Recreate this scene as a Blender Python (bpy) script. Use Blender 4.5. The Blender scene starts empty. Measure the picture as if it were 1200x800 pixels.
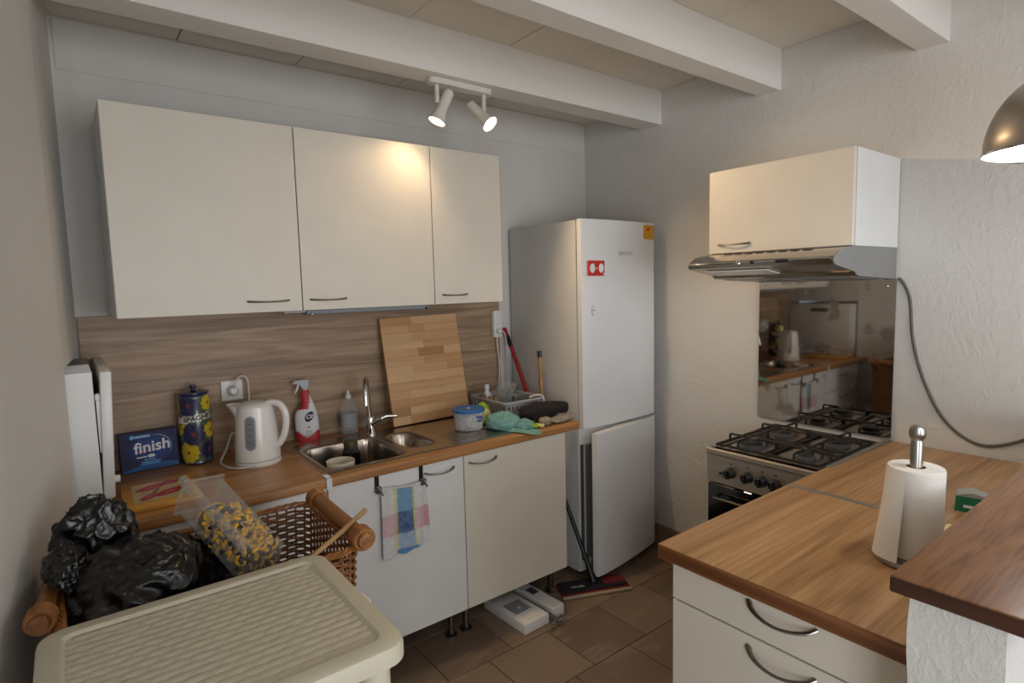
import bpy, bmesh, math, random
from mathutils import Vector, Matrix, noise
random.seed(7)
PI = math.pi
S = bpy.context.scene
COL = S.collection

# ------------------------------------------------------------------ camera, world, light, exposure
CAM = Vector((-2.7434, -2.699, 1.5869))
FW = Vector((0.60637835, 0.78937681, -0.09586215))
RT = Vector((0.79129802, -0.61091197, -0.02517953))
UPV = Vector((0.07843947, 0.06058721, 0.9950761))
cd = bpy.data.cameras.new('camera'); co = bpy.data.objects.new('camera', cd); COL.objects.link(co)
m = Matrix((RT, UPV, -FW)).transposed().to_4x4(); m.translation = CAM
co.matrix_world = m
cd.sensor_width = 36.0; cd.lens = 36.0 * 680.18 / 1200.0; cd.clip_start = 0.02
S.camera = co

W = bpy.data.worlds.new('world'); S.world = W; W.use_nodes = True
W.node_tree.nodes['Background'].inputs[0].default_value = (0.72, 0.84, 1.0, 1)
W.node_tree.nodes['Background'].inputs[1].default_value = 0.6

def area(name, loc, target, sx, sy, power, color):
    l = bpy.data.lights.new(name, 'AREA'); l.shape = 'RECTANGLE'; l.size = sx; l.size_y = sy
    l.energy = power; l.color = color
    o = bpy.data.objects.new(name, l); COL.objects.link(o); o.location = loc
    o.rotation_euler = (Vector(target) - Vector(loc)).to_track_quat('-Z', 'Y').to_euler()
    return o
# daylight entering by the big window in the wall behind the camera
area('window_daylight', (-1.55, -5.93, 1.35), (-1.55, 0, 1.30), 2.3, 1.9, 85, (0.93, 0.96, 1.0))
# fill light at an unseen side window, added to brighten the room
area('side_window_fill', (-3.47, -4.0, 1.35), (0, -3.7, 1.35), 1.1, 1.8, 45, (0.93, 0.96, 1.0))

S.view_settings.view_transform = 'Standard'; S.view_settings.look = 'None'
S.view_settings.gamma = 1.0; S.view_settings.use_curve_mapping = False
S.view_settings.exposure = -0.25

# ------------------------------------------------------------------ materials
MATS = {}
def _nt(name):
    mt = bpy.data.materials.new(name); mt.use_nodes = True
    nt = mt.node_tree; b = nt.nodes['Principled BSDF']
    MATS[name] = mt
    return mt, nt, b
def lin(c):
    if isinstance(c, str):
        c = [int(c[i:i+2], 16) / 255 for i in (0, 2, 4)]
        c = [x / 12.92 if x <= .04045 else ((x + .055) / 1.055) ** 2.4 for x in c]
    return (c[0], c[1], c[2], 1)
def mat(name, color, rough=.5, metal=0, bump=0, bscale=80, var=0, vscale=6, coat=0, trans=0, emit=0, ecol=None, stretch=(1, 1, 1), spec=.5):
    mt, nt, b = _nt(name)
    c = lin(color)
    b.inputs['Base Color'].default_value = c
    b.inputs['Roughness'].default_value = rough
    b.inputs['Metallic'].default_value = metal
    b.inputs['Specular IOR Level'].default_value = spec
    b.inputs['Coat Weight'].default_value = coat
    b.inputs['Transmission Weight'].default_value = trans
    tc = nt.nodes.new('ShaderNodeTexCoord'); mp = nt.nodes.new('ShaderNodeMapping')
    mp.inputs['Scale'].default_value = stretch
    nt.links.new(tc.outputs['Object'], mp.inputs['Vector'])
    nz = nt.nodes.new('ShaderNodeTexNoise'); nz.inputs['Scale'].default_value = vscale; nz.inputs['Detail'].default_value = 5
    nt.links.new(mp.outputs[0], nz.inputs['Vector'])
    rp = nt.nodes.new('ShaderNodeValToRGB')
    v = max(var, .02)
    rp.color_ramp.elements[0].position = .3; rp.color_ramp.elements[1].position = .7
    rp.color_ramp.elements[0].color = (c[0]*(1-v), c[1]*(1-v), c[2]*(1-v), 1)
    rp.color_ramp.elements[1].color = (min(1, c[0]*(1+v*.6)), min(1, c[1]*(1+v*.6)), min(1, c[2]*(1+v*.6)), 1)
    nt.links.new(nz.outputs['Fac'], rp.inputs[0]); nt.links.new(rp.outputs[0], b.inputs['Base Color'])
    if bump:
        n2 = nt.nodes.new('ShaderNodeTexNoise'); n2.inputs['Scale'].default_value = bscale; n2.inputs['Detail'].default_value = 6
        nt.links.new(mp.outputs[0], n2.inputs['Vector'])
        bp = nt.nodes.new('ShaderNodeBump'); bp.inputs['Strength'].default_value = bump; bp.inputs['Distance'].default_value = .01
        nt.links.new(n2.outputs['Fac'], bp.inputs['Height']); nt.links.new(bp.outputs[0], b.inputs['Normal'])
    if emit:
        b.inputs['Emission Color'].default_value = lin(ecol or color); b.inputs['Emission Strength'].default_value = emit
    return mt
def wood(name, cols, axis='x', along=1.2, across=16, rough=.4, dist=.6, bump=.05, fine=.25, coat=0):
    mt, nt, b = _nt(name); N = nt.nodes; L = nt.links
    tc = N.new('ShaderNodeTexCoord'); mp = N.new('ShaderNodeMapping')
    sc = [across] * 3; sc['xyz'.index(axis)] = along; mp.inputs['Scale'].default_value = sc
    L.new(tc.outputs['Object'], mp.inputs[0])
    n1 = N.new('ShaderNodeTexNoise'); n1.inputs['Scale'].default_value = 1; n1.inputs['Detail'].default_value = 7; n1.inputs['Distortion'].default_value = dist
    L.new(mp.outputs[0], n1.inputs[0])
    mp2 = N.new('ShaderNodeMapping'); sc2 = [across * 9] * 3; sc2['xyz'.index(axis)] = along * 4; mp2.inputs['Scale'].default_value = sc2
    L.new(tc.outputs['Object'], mp2.inputs[0])
    n2 = N.new('ShaderNodeTexNoise'); n2.inputs['Scale'].default_value = 1; n2.inputs['Detail'].default_value = 3
    L.new(mp2.outputs[0], n2.inputs[0])
    mx = N.new('ShaderNodeMath'); mx.operation = 'MULTIPLY_ADD'; mx.inputs[1].default_value = fine
    L.new(n2.outputs[0], mx.inputs[0]); L.new(n1.outputs[0], mx.inputs[2])
    sb = N.new('ShaderNodeMath'); sb.operation = 'SUBTRACT'; sb.inputs[1].default_value = fine / 2; L.new(mx.outputs[0], sb.inputs[0])
    rp = N.new('ShaderNodeValToRGB'); cr = rp.color_ramp
    n = len(cols)
    while len(cr.elements) < n: cr.elements.new(.5)
    for i, c in enumerate(cols):
        cr.elements[i].position = .32 + .36 * i / (n - 1); cr.elements[i].color = lin(c)
    L.new(sb.outputs[0], rp.inputs[0]); L.new(rp.outputs[0], b.inputs['Base Color'])
    b.inputs['Roughness'].default_value = rough; b.inputs['Coat Weight'].default_value = coat
    bp = N.new('ShaderNodeBump'); bp.inputs['Strength'].default_value = bump; bp.inputs['Distance'].default_value = .004
    L.new(sb.outputs[0], bp.inputs['Height']); L.new(bp.outputs[0], b.inputs['Normal'])
    return mt
def plaster(name, color, strength=.5, scale=9):
    mt, nt, b = _nt(name); N = nt.nodes; L = nt.links
    c = lin(color)
    tc = N.new('ShaderNodeTexCoord')
    n0 = N.new('ShaderNodeTexNoise'); n0.inputs['Scale'].default_value = 2.2; n0.inputs['Detail'].default_value = 4
    L.new(tc.outputs['Object'], n0.inputs[0])
    rp = N.new('ShaderNodeValToRGB'); rp.color_ramp.elements[0].position = .35; rp.color_ramp.elements[1].position = .7
    rp.color_ramp.elements[0].color = (c[0]*.94, c[1]*.935, c[2]*.92, 1); rp.color_ramp.elements[1].color = c
    L.new(n0.outputs[0], rp.inputs[0]); L.new(rp.outputs[0], b.inputs['Base Color'])
    # long curved trowel strokes: two stretched, rotated noises + grit
    hs = []
    for rot, st in (((.6, .2, .3), (3, 3, 1.5)), ((-.7, .5, -.4), (1.5, 3, 3))):
        mp = N.new('ShaderNodeMapping'); mp.inputs['Rotation'].default_value = rot; mp.inputs['Scale'].default_value = st
        L.new(tc.outputs['Object'], mp.inputs[0])
        nz = N.new('ShaderNodeTexNoise'); nz.inputs['Scale'].default_value = scale * .5; nz.inputs['Detail'].default_value = 5; nz.inputs['Distortion'].default_value = 1.4
        L.new(mp.outputs[0], nz.inputs[0]); hs.append(nz.outputs[0])
    g = N.new('ShaderNodeTexNoise'); g.inputs['Scale'].default_value = scale * 9; g.inputs['Detail'].default_value = 4
    L.new(tc.outputs['Object'], g.inputs[0])
    a = N.new('ShaderNodeMath'); a.operation = 'MAXIMUM'; L.new(hs[0], a.inputs[0]); L.new(hs[1], a.inputs[1])
    a2 = N.new('ShaderNodeMath'); a2.operation = 'MULTIPLY_ADD'; a2.inputs[1].default_value = .18; L.new(g.outputs[0], a2.inputs[0]); L.new(a.outputs[0], a2.inputs[2])
    bp = N.new('ShaderNodeBump'); bp.inputs['Strength'].default_value = strength; bp.inputs['Distance'].default_value = .02
    L.new(a2.outputs[0], bp.inputs['Height']); L.new(bp.outputs[0], b.inputs['Normal'])
    b.inputs['Roughness'].default_value = .85
    return mt
def vcol(name, rough=.4, coat=0, bump=0):
    mt, nt, b = _nt(name)
    a = nt.nodes.new('ShaderNodeVertexColor'); a.layer_name = 'Col'
    nt.links.new(a.outputs[0], b.inputs['Base Color'])
    b.inputs['Roughness'].default_value = rough; b.inputs['Coat Weight'].default_value = coat
    if bump:
        nz = nt.nodes.new('ShaderNodeTexNoise'); nz.inputs['Scale'].default_value = 400
        bp = nt.nodes.new('ShaderNodeBump'); bp.inputs['Strength'].default_value = bump; bp.inputs['Distance'].default_value = .003
        nt.links.new(nz.outputs[0], bp.inputs['Height']); nt.links.new(bp.outputs[0], b.inputs['Normal'])
    return mt
def clear(name, color=(.9, .92, .92), fac=.3, rough=.12):
    mt, nt, b = _nt(name); N = nt.nodes; L = nt.links
    b.inputs['Base Color'].default_value = lin(color); b.inputs['Roughness'].default_value = rough
    tr = N.new('ShaderNodeBsdfTransparent'); mx = N.new('ShaderNodeMixShader')
    lw = N.new('ShaderNodeLayerWeight'); lw.inputs[0].default_value = .35
    ma = N.new('ShaderNodeMath'); ma.operation = 'MULTIPLY_ADD'; ma.inputs[1].default_value = .6; ma.inputs[2].default_value = fac * .6
    L.new(lw.outputs['Facing'], ma.inputs[0]); L.new(ma.outputs[0], mx.inputs[0])
    L.new(tr.outputs[0], mx.inputs[1]); L.new(b.outputs[0], mx.inputs[2])
    L.new(mx.outputs[0], N['Material Output'].inputs['Surface'])
    return mt

mat('white_laminate', 'dbd4c7', .42, var=.03)
mat('white_neutral', 'dbdad8', .42, var=.03)
mat('white_side', 'dfe0e0', .45, var=.03)
mat('white_gloss', 'e4e5e6', .25, var=.02)
mat('fridge_side', 'cbc9c4', .4, var=.03, bump=.02, bscale=300)
plaster('plaster_wall', 'd5d2cd', .28, 15)
plaster('plaster_smooth', 'd7d4cf', .10, 6)
plaster('plaster_rough', 'd0ceca', .28, 20)
mat('ceiling_paint', 'e0d8ca', .8, var=.05, vscale=3, bump=.08, bscale=30)
mat('beam_paint', 'e4e1db', .6, var=.03, bump=.06, bscale=18, stretch=(.3, 3, 3))
wood('splash_wood', ['836b55', '967c64', 'a3886e', 'b0967c'], 'x', 1.3, 19, .5, 1.3, fine=.4)
wood('worktop_wood', ['875a35', 'a06f44', 'b5824f', 'c0925f'], 'x', 1.0, 15, .38, 1.0, coat=.1, fine=.5)
wood('worktop_edge', ['94653a', 'aa7947', 'ba8955'], 'x', 1.2, 40, .4, .8, coat=.15)
wood('peninsula_wood', ['8f6a43', 'a37b51', 'b2895e', 'bc966b'], 'x', .9, 13, .36, 1.3, coat=.1, fine=.55)
wood('peninsula_edge', ['5c361b', '75482a', '8a5a36'], 'y', 1.2, 50, .4, .8)
wood('bar_wood', ['6a4425', '7a5130', '875c38', '8f653f'], 'x', 2.2, 16, .36, 2.6, bump=.1, coat=.15, fine=.7)
wood('bar_edge', ['2c150a', '3c1f10', '4a2917'], 'y', 1.5, 45, .35, 1.0)
for i, cc in enumerate((['b5875a', 'c49766'], ['c09468', 'cfa374'], ['a0744a', 'af8256'], ['caa070', 'd6ae80'])):
    wood('board_stave%d' % i, cc, 'x', 2, 50, .45, .4)
wood('orange_wood', ['bd8430', 'd0963e', 'dba64c'], 'x', 3, 30, .4, .4)
wood('rack_wood', ['9c7a50', 'b08d60'], 'z', 2, 40, .5, .4)
wood('rattan', ['75461f', '8f5a2a', 'a26c36'], 'y', 3, 30, .42, .5, coat=.25)
wood('rattan_dark', ['5c3718', '7d4e26', '976433'], 'x', 8, 60, .45, .5, coat=.2)
mat('steel', 'b9b3aa', .22, 1, var=.06, vscale=4, stretch=(1, 12, 12))
mat('steel_sink', 'b5aa9d', .24, 1, var=.05)
mat('steel_brushed', 'c6beb2', .42, 1, var=.05, bump=.03, bscale=60, stretch=(1, 1, 20))
mat('chrome', 'd8d8d8', .08, 1)
mat('handle_steel', '8d8983', .28, 1)
mat('galvanised', 'a9abad', .42, .8, var=.06)
mat('black_plastic', '14141a', .35)
mat('black_enamel', '0c0b0a', .5)
mat('oven_glass', '07080d', .12, coat=.5)
mat('white_plastic', 'e2e1dd', .35, var=.02)
mat('kettle_white', 'e9e6e0', .28, var=.02, coat=.3)
mat('ivory_plastic', 'c3bda9', .5, var=.05, vscale=10)
mat('grey_plastic', '9fa0a0', .45)
mat('strip_grey', '7d8388', .5)
mat('dark_grey', '4a4b4d', .5)
mat('lamp_white', 'dcd8cf', .3, coat=.2)
mat('window_grey', '7f8487', .2)
clear('clear_plastic', (.5, .51, .5), .10, .06)
clear('soap_plastic', (.6, .65, .66), .15, .08)
clear('tub_plastic', (.85, .88, .9), .28, .12)
mat('red_plastic', 'a3191c', .4)
mat('red_label', 'c02a22', .45)
mat('orange_print', 'd9a021', .5, var=.2, vscale=60)
mat('blue_lid', '2f6fb4', .4)
mat('blue_print', '2b56ad', .4)
mat('box_blue', '16265c', .5, var=.1, vscale=8)
mat('box_dark', '131f4c', .4)
mat('print_white', 'e6e6ea', .5)
mat('print_red', 'c03028', .5)
mat('print_sky', '5fa0d2', .4)
mat('print_black', '17191c', .5)
mat('print_green', '2d7a46', .5)
mat('print_grey', '8f9296', .5)
mat('jar_blue', '1c1f4d', .22, coat=.6)
vcol('jar_paint', .25, .7)
vcol('towel_check', .95, 0, .3)
vcol('trivet_paint', .35, .3)
vcol('box_print', .45, 0)
vcol('carton_print', .6, 0)
mat('cif_white', 'd9d8d9', .35, coat=.2)
mat('trigger_grey', 'b7b9bc', .4)
mat('cream_ceramic', 'ded3bd', .25, coat=.4)
mat('yellow_spot', 'c7962c', .4)
mat('dark_jar', '0d0c0b', .15, coat=.5)
mat('olive_lid', '5d5a41', .45, metal=.5)
mat('tab_white', 'd4d6d8', .6, var=.15, vscale=60)
mat('sponge_yellow', 'cfcf7a', .7, var=.15, vscale=40)
mat('lime', '8fb52a', .6, var=.15, vscale=30)
mat('cloth_teal', '74a29e', .95, var=.14, vscale=40, bump=.25, bscale=220)
mat('cloth_dark', '211b1d', .95, var=.2, vscale=40, bump=.25, bscale=220)
mat('cloth_grey', '97907f', .95, var=.12, vscale=30, bump=.2, bscale=200)
mat('cord_white', 'd2cfc8', .5)
mat('cord_grey', '5b5a57', .5)
mat('bamboo', 'a3814f', .55, var=.2, vscale=20, stretch=(1, 1, .2))
mat('bag_black', '060608', .28, bump=.35, bscale=16, spec=.6)
mat('pasta_yellow', 'e0aa16', .5, var=.25, vscale=60)
mat('pasta_dark', '221b16', .5)
mat('paper', 'e6e2dc', .9, var=.02, bump=.2, bscale=120, stretch=(1, 1, 3))
mat('card', '8d7a62', .8)
mat('holder_steel', 'a5a29c', .28, 1)
mat('packet_green', '12744f', .4)
mat('packet_foil', 'a9aba6', .35, .3)
mat('cream_block', 'd8c48a', .6)
mat('grout', '4b423a', .9, var=.1, vscale=60)
mat('bulb_warm', 'fff0d0', .5, emit=26, ecol=(1, .78, .48))
mat('bulb_cool', 'ffffff', .5, emit=4, ecol=(.93, .97, 1))
mat('shade_steel', 'a39a90', .34, 1)
mat('shade_inner', 'f4f4f2', .6)
mat('strap_white', 'd8d8d8', .5)
mat('mop_dark', '1d1920', .9, bump=.3, bscale=300)
mat('mop_red', '6a1519', .9, bump=.3, bscale=300)
mat('mop_fringe', 'a9967c', .95, bump=.3, bscale=300)
mat('baseboard_tile', '8a7763', .5, var=.12)
mat('window_frame_paint', 'e0e0de', .5)
clear('pane_glass', (.9, .95, .95), .03, .02)
# floor tiles: four close browns
for i, cc in enumerate(('7e6a58', '776352', '84705c', '725f50')):
    wood('tile%d' % i, [cc, cc, '8b7763'], 'x', 3, 9, .4, 1.0, bump=.1)
# polished steel plate with grease stains
mt, nt, b = _nt('steel_mirror')
b.inputs['Metallic'].default_value = 1
tc = nt.nodes.new('ShaderNodeTexCoord')
nz = nt.nodes.new('ShaderNodeTexNoise'); nz.inputs['Scale'].default_value = 9; nz.inputs['Detail'].default_value = 5
nt.links.new(tc.outputs['Object'], nz.inputs[0])
r1 = nt.nodes.new('ShaderNodeValToRGB'); r1.color_ramp.elements[0].position = .57; r1.color_ramp.elements[1].position = .63
r1.color_ramp.elements[0].color = (.5, .46, .42, 1); r1.color_ramp.elements[1].color = (.36, .31, .27, 1)
r2 = nt.nodes.new('ShaderNodeValToRGB'); r2.color_ramp.elements[0].position = .58; r2.color_ramp.elements[1].position = .70
r2.color_ramp.elements[0].color = (.035,) * 3 + (1,); r2.color_ramp.elements[1].color = (.2,) * 3 + (1,)
nt.links.new(nz.outputs[0], r1.inputs[0]); nt.links.new(nz.outputs[0], r2.inputs[0])
nt.links.new(r1.outputs[0], b.inputs['Base Color']); nt.links.new(r2.outputs[0], b.inputs['Roughness'])

# ------------------------------------------------------------------ mesh helpers
OFF = {}
class B:
    def __init__(s): s.bm = bmesh.new(); s.M = Matrix()
    def v(s, p): return s.bm.verts.new(s.M @ Vector(p))
    def f(s, vs):
        try: return s.bm.faces.new(vs)
        except ValueError: return None
    def box(s, x0, x1, y0, y1, z0, z1, bev=0, seg=2):
        if x1 < x0: x0, x1 = x1, x0
        if y1 < y0: y0, y1 = y1, y0
        if z1 < z0: z0, z1 = z1, z0
        vs = [s.v((x, y, z)) for z in (z0, z1) for y in (y0, y1) for x in (x0, x1)]
        fs = [s.f([vs[i] for i in q]) for q in ((0, 2, 3, 1), (4, 5, 7, 6), (0, 1, 5, 4), (2, 6, 7, 3), (0, 4, 6, 2), (1, 3, 7, 5))]
        if bev:
            es = {e for f in fs for e in f.edges}
            bmesh.ops.bevel(s.bm, geom=list(es), offset=bev, segments=seg, affect='EDGES', profile=.5)
        return s
    def prism(s, poly, axis, a0, a1):
        def P(u, w, a): return {'x': (a, u, w), 'y': (u, a, w), 'z': (u, w, a)}[axis]
        A = [s.v(P(u, w, a0)) for u, w in poly]; Bv = [s.v(P(u, w, a1)) for u, w in poly]
        n = len(poly)
        s.f(A[::-1]); s.f(Bv)
        for i in range(n): s.f([A[i], A[(i+1) % n], Bv[(i+1) % n], Bv[i]])
        return s
    def lathe(s, prof, c=(0, 0, 0), n=28, M=None, caps=True, sx=1, sy=1):
        M = M or Matrix(); c = Vector(c); rings = []
        for r, z in prof:
            rings.append([s.v(c + M @ Vector((r * sx * math.cos(2*PI*i/n), r * sy * math.sin(2*PI*i/n), z))) for i in range(n)])
        for a, b2 in zip(rings, rings[1:]):
            for i in range(n): s.f([a[i], a[(i+1) % n], b2[(i+1) % n], b2[i]])
        if caps:
            if prof[0][0] > 1e-5: s.f(rings[0][::-1])
            if prof[-1][0] > 1e-5: s.f(rings[-1])
        return s
    def cyl(s, p0, p1, r0, r1=None, n=16):
        p0 = Vector(p0); p1 = Vector(p1); r1 = r0 if r1 is None else r1
        q = (p1 - p0).to_track_quat('Z', 'Y').to_matrix()
        return s.lathe([(r0, 0), (r1, (p1 - p0).length)], p0, n, q)
    def tube(s, pts, r, n=8, smooth=0, closed=False, flat=1.0):
        pts = [Vector(p) for p in pts]
        if smooth:
            if isinstance(r, (list, tuple)):
                n0 = len(pts); r = [r[min(i // smooth, n0-1)] + (r[min(i // smooth + 1, n0-1)] - r[min(i // smooth, n0-1)]) * (i % smooth) / smooth for i in range((n0-1)*smooth+1)]
            pts = catmull(pts, smooth, closed)
        N = len(pts); rings = []; up = None
        for i, p in enumerate(pts):
            if closed: t = (pts[(i+1) % N] - pts[i-1]).normalized()
            else: t = (pts[min(i+1, N-1)] - pts[max(i-1, 0)]).normalized()
            if up is None:
                up = Vector((0, 0, 1)) if abs(t.z) < .9 else Vector((0, 1, 0))
            up = (up - t * up.dot(t)).normalized(); sd = t.cross(up)
            rr = r[i] if isinstance(r, (list, tuple)) else r
            rings.append([s.v(p + up * rr * flat * math.sin(2*PI*k/n) + sd * rr * math.cos(2*PI*k/n)) for k in range(n)])
        for i in range(N if closed else N-1):
            a, b2 = rings[i], rings[(i+1) % N]
            for k in range(n): s.f([a[k], a[(k+1) % n], b2[(k+1) % n], b2[k]])
        if not closed: s.f(rings[0][::-1]); s.f(rings[-1])
        return s
    def grid(s, fn, nu, nv, wrap=False):
        g = [[s.v(fn(i / (nu if wrap else nu - 1), j / (nv - 1))) for j in range(nv)] for i in range(nu)]
        for i in range(nu if wrap else nu - 1):
            for j in range(nv - 1):
                k = (i + 1) % nu
                s.f([g[i][j], g[k][j], g[k][j+1], g[i][j+1]])
        return s
    def sphere(s, c, r, n=14, sc=(1, 1, 1)):
        prof = [(max(1e-4, math.sin(PI*i/n)) * 1.0, -math.cos(PI*i/n)) for i in range(n+1)]
        c = Vector(c)
        rings = [[s.v(c + Vector((p*r*sc[0]*math.cos(2*PI*k/(2*n)), p*r*sc[1]*math.sin(2*PI*k/(2*n)), z*r*sc[2]))) for k in range(2*n)] for p, z in prof]
        for a, b2 in zip(rings, rings[1:]):
            for k in range(2*n): s.f([a[k], a[(k+1) % (2*n)], b2[(k+1) % (2*n)], b2[k]])
        return s
    def text(s, body, size, fn, bold=0, align='CENTER'):
        cu = bpy.data.curves.new('t', 'FONT'); cu.body = body; cu.offset = bold; cu.size = size; cu.align_x = align; cu.align_y = 'CENTER'; cu.resolution_u = 3
        ob = bpy.data.objects.new('t', cu); COL.objects.link(ob)
        bpy.context.view_layer.update()
        me = bpy.data.meshes.new_from_object(ob.evaluated_get(bpy.context.evaluated_depsgraph_get()))
        vs = [s.v(fn(v.co.x, v.co.y)) for v in me.vertices]
        for p in me.polygons: s.f([vs[i] for i in p.vertices])
        bpy.data.objects.remove(ob); bpy.data.curves.remove(cu); bpy.data.meshes.remove(me)
        return s
def catmull(P, k, closed=False):
    out = []; n = len(P)
    for i in range(n if closed else n - 1):
        if closed: p0, p1, p2, p3 = P[i-1], P[i], P[(i+1) % n], P[(i+2) % n]
        else: p0, p1, p2, p3 = P[max(i-1, 0)], P[i], P[i+1], P[min(i+2, n-1)]
        for j in range(k):
            t = j / k
            out.append(.5 * ((2*p1) + (p2 - p0)*t + (2*p0 - 5*p1 + 4*p2 - p3)*t*t + (3*p1 - p0 - 3*p2 + p3)*t**3))
    if not closed: out.append(P[-1])
    return out
def obj(name, bb, material, parent=None, col=None, sharp=.6, flat=False):
    bm = bb.bm
    o = bpy.data.objects.new(name, bpy.data.meshes.new(name))
    off = OFF.get(parent, Vector()) if parent else Vector()
    bmesh.ops.remove_doubles(bm, verts=bm.verts, dist=1e-6)
    bmesh.ops.recalc_face_normals(bm, faces=bm.faces)
    colors = [col(v.co) for v in bm.verts] if col else None
    if off.length: bmesh.ops.translate(bm, verts=bm.verts, vec=-off)
    for f in bm.faces: f.smooth = not flat
    for e in bm.edges:
        if len(e.link_faces) == 2 and e.calc_face_angle(0) > sharp: e.smooth = False
    bm.to_mesh(o.data); bm.free()
    if colors:
        a = o.data.color_attributes.new('Col', 'FLOAT_COLOR', 'POINT')
        for i, c in enumerate(colors): a.data[i].color = lin(c)
    o.data.materials.append(MATS[material])
    COL.objects.link(o)
    if parent: o.parent = parent; OFF[o] = off
    return o
def tag(o, label, cat, group=None, kind=None):
    if label: o['label'] = label
    if cat: o['category'] = cat
    if group: o['group'] = group
    if kind: o['kind'] = kind
    return o
def thing(name, label, cat, loc, group=None):
    o = bpy.data.objects.new(name, None); COL.objects.link(o); o.empty_display_size = .05
    o.location = loc; OFF[o] = Vector(loc)
    return tag(o, label, cat, group)
def struct(name, bb, material, label=None, cat=None, **k):
    o = obj(name, bb, material, **k); o['kind'] = 'structure'
    if label: o['label'] = label
    if cat: o['category'] = cat
    return o
def rotm(loc, rz=0, rx=0, ry=0):
    return Matrix.Translation(loc) @ Matrix.Rotation(rz, 4, 'Z') @ Matrix.Rotation(rx, 4, 'X') @ Matrix.Rotation(ry, 4, 'Y')
def BM(M):
    b = B(); b.M = M; return b
def bow(p0, p1, out, w=.006, n=14, flat=.6):
    p0 = Vector(p0); p1 = Vector(p1); out = Vector(out)
    pts = [p0 + (p1 - p0) * (i / n) + out * math.sin(PI * i / n) ** .6 for i in range(n + 1)]
    return B().tube(pts, [w * (1.25 - .5 * math.sin(PI * i / n)) for i in range(n + 1)], 10, flat=flat)

# ------------------------------------------------------------------ the room
YW = .05; ZC = 2.65; YF = -6.0
LW = [(-2.712, .05), (-2.735, -.25), (-2.758, -.53), (-2.80, -.72), (-2.85, -.93), (-2.895, -1.2), (-2.97, -1.55), (-3.07, -2.0), (-3.19, -2.6), (-3.33, -3.4), (-3.5, -4.6), (-3.6, YF)]
def lwx(y):
    for (x0, y0), (x1, y1) in zip(LW, LW[1:]):
        if y1 <= y <= y0: return x0 + (x1 - x0) * (y - y0) / (y1 - y0)
    return LW[-1][0]
# back wall
struct('wall_back', B().box(-2.9, .2, YW, YW + .15, 0, 2.72), 'plaster_smooth', 'smooth white painted wall behind the wall cabinets')
# right wall
struct('wall_right', B().box(0, .15, YF, YW, 0, 2.72), 'plaster_wall', 'rough trowelled white plaster wall behind the cooker and hood')
# left wall, slightly bowed, with the niche that takes the dishwasher
b = B(); T = .5
NZ0, NZ1, NY0, NY1 = .86, 1.375, -.53, .05
for (x0, y0), (x1, y1) in zip(LW, LW[1:]):
    zs = [(0, 2.72)] if y0 <= NY0 + 1e-6 else [(0, NZ0), (NZ1, 2.72)]
    if y0 == -3.4: zs = [(0, .4), (2.3, 2.72)]  # opening for the side window added as a fill source
    for z0, z1 in zs: b.prism([(x0, y0), (x1, y1), (x1 - T, y1), (x0 - T, y0)], 'z', z0, z1)
b.box(-3.28, -3.24, NY0, NY1, NZ0, NZ1)
struct('wall_left', b, 'plaster_smooth', 'bowed white plaster wall beside the worktop', sharp=.5)
# wall behind the camera with its window opening
b = B()
b.box(-4.1, -2.75, YF - .15, YF, 0, 2.72); b.box(-.35, .15, YF - .15, YF, 0, 2.72)
b.box(-2.75, -.35, YF - .15, YF, 0, .35); b.box(-2.75, -.35, YF - .15, YF, 2.35, 2.72)
struct('wall_front', b, 'plaster_smooth', 'white wall with the big window')
b = B()
for x in (-2.75, -1.58, -.42): b.box(x, x + .07, YF - .09, YF - .03, .35, 2.35)
for z in (.35, 2.28): b.box(-2.75, -.35, YF - .09, YF - .03, z, z + .07)
wf = struct('window_1', b, 'window_frame_paint', 'white framed double window')
for x in (-2.68, -1.51): obj('pane', B().box(x, x + 1.09, YF - .065, YF - .06, .42, 2.28), 'pane_glass', wf)

wf = struct('added_window_2', B().box(-3.80, -3.74, -4.6, -4.53, .4, 2.3).box(-3.66, -3.60, -3.47, -3.4, .4, 2.3).prism([(-3.60, -3.4), (-3.66, -3.4), (-3.80, -4.6), (-3.74, -4.6)], 'z', .4, .47).prism([(-3.60, -3.4), (-3.66, -3.4), (-3.80, -4.6), (-3.74, -4.6)], 'z', 2.23, 2.3), 'window_frame_paint', 'white framed side window added for fill light')  # out-of-view window added around the side fill light
obj('pane', B().prism([(-3.632, -3.47), (-3.636, -3.47), (-3.772, -4.53), (-3.768, -4.53)], 'z', .47, 2.23), 'pane_glass', wf)
# floor and its tiles
fl = struct('floor', B().box(-4.2, .1, YF - .1, YW + .1, -.12, -.004), 'grout', 'brown ceramic tiled floor')
TW, TH = .328, .308
tile_me = {}
r = 0; y1 = YW - .003
y1 = -.768 + TH * math.ceil((YW + .768) / TH)
rows = 0
shift = {0: -1.298, 1: -1.1, 2: -.887}
while y1 > -3.4:
    base = (-1.298, -1.1, -.887)[int(round((-.768 + TH - y1) / TH)) % 3]
    x = base - TW * 8
    while x < 0:
        xa, xb = max(x, -3.4), min(x + TW, 0)
        ya, yb = y1 - TH, min(y1, YW)
        if xb - xa > .02 and xb > lwx(min(ya, 0.05)) - .02:
            o = obj('tile', B().box(xa + .0022, xb - .0022, ya + .0022, yb - .0022, -.02, random.uniform(-.0008, 0), .0012, 1), 'tile%d' % random.randrange(4), fl)
        x += TW
    y1 -= TH
b = B(); b.box(-3.6, 0, YF, y1 - .002, -.02, 0)
obj('far_tile_field', b, 'tile0', fl)['kind'] = 'stuff'

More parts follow.
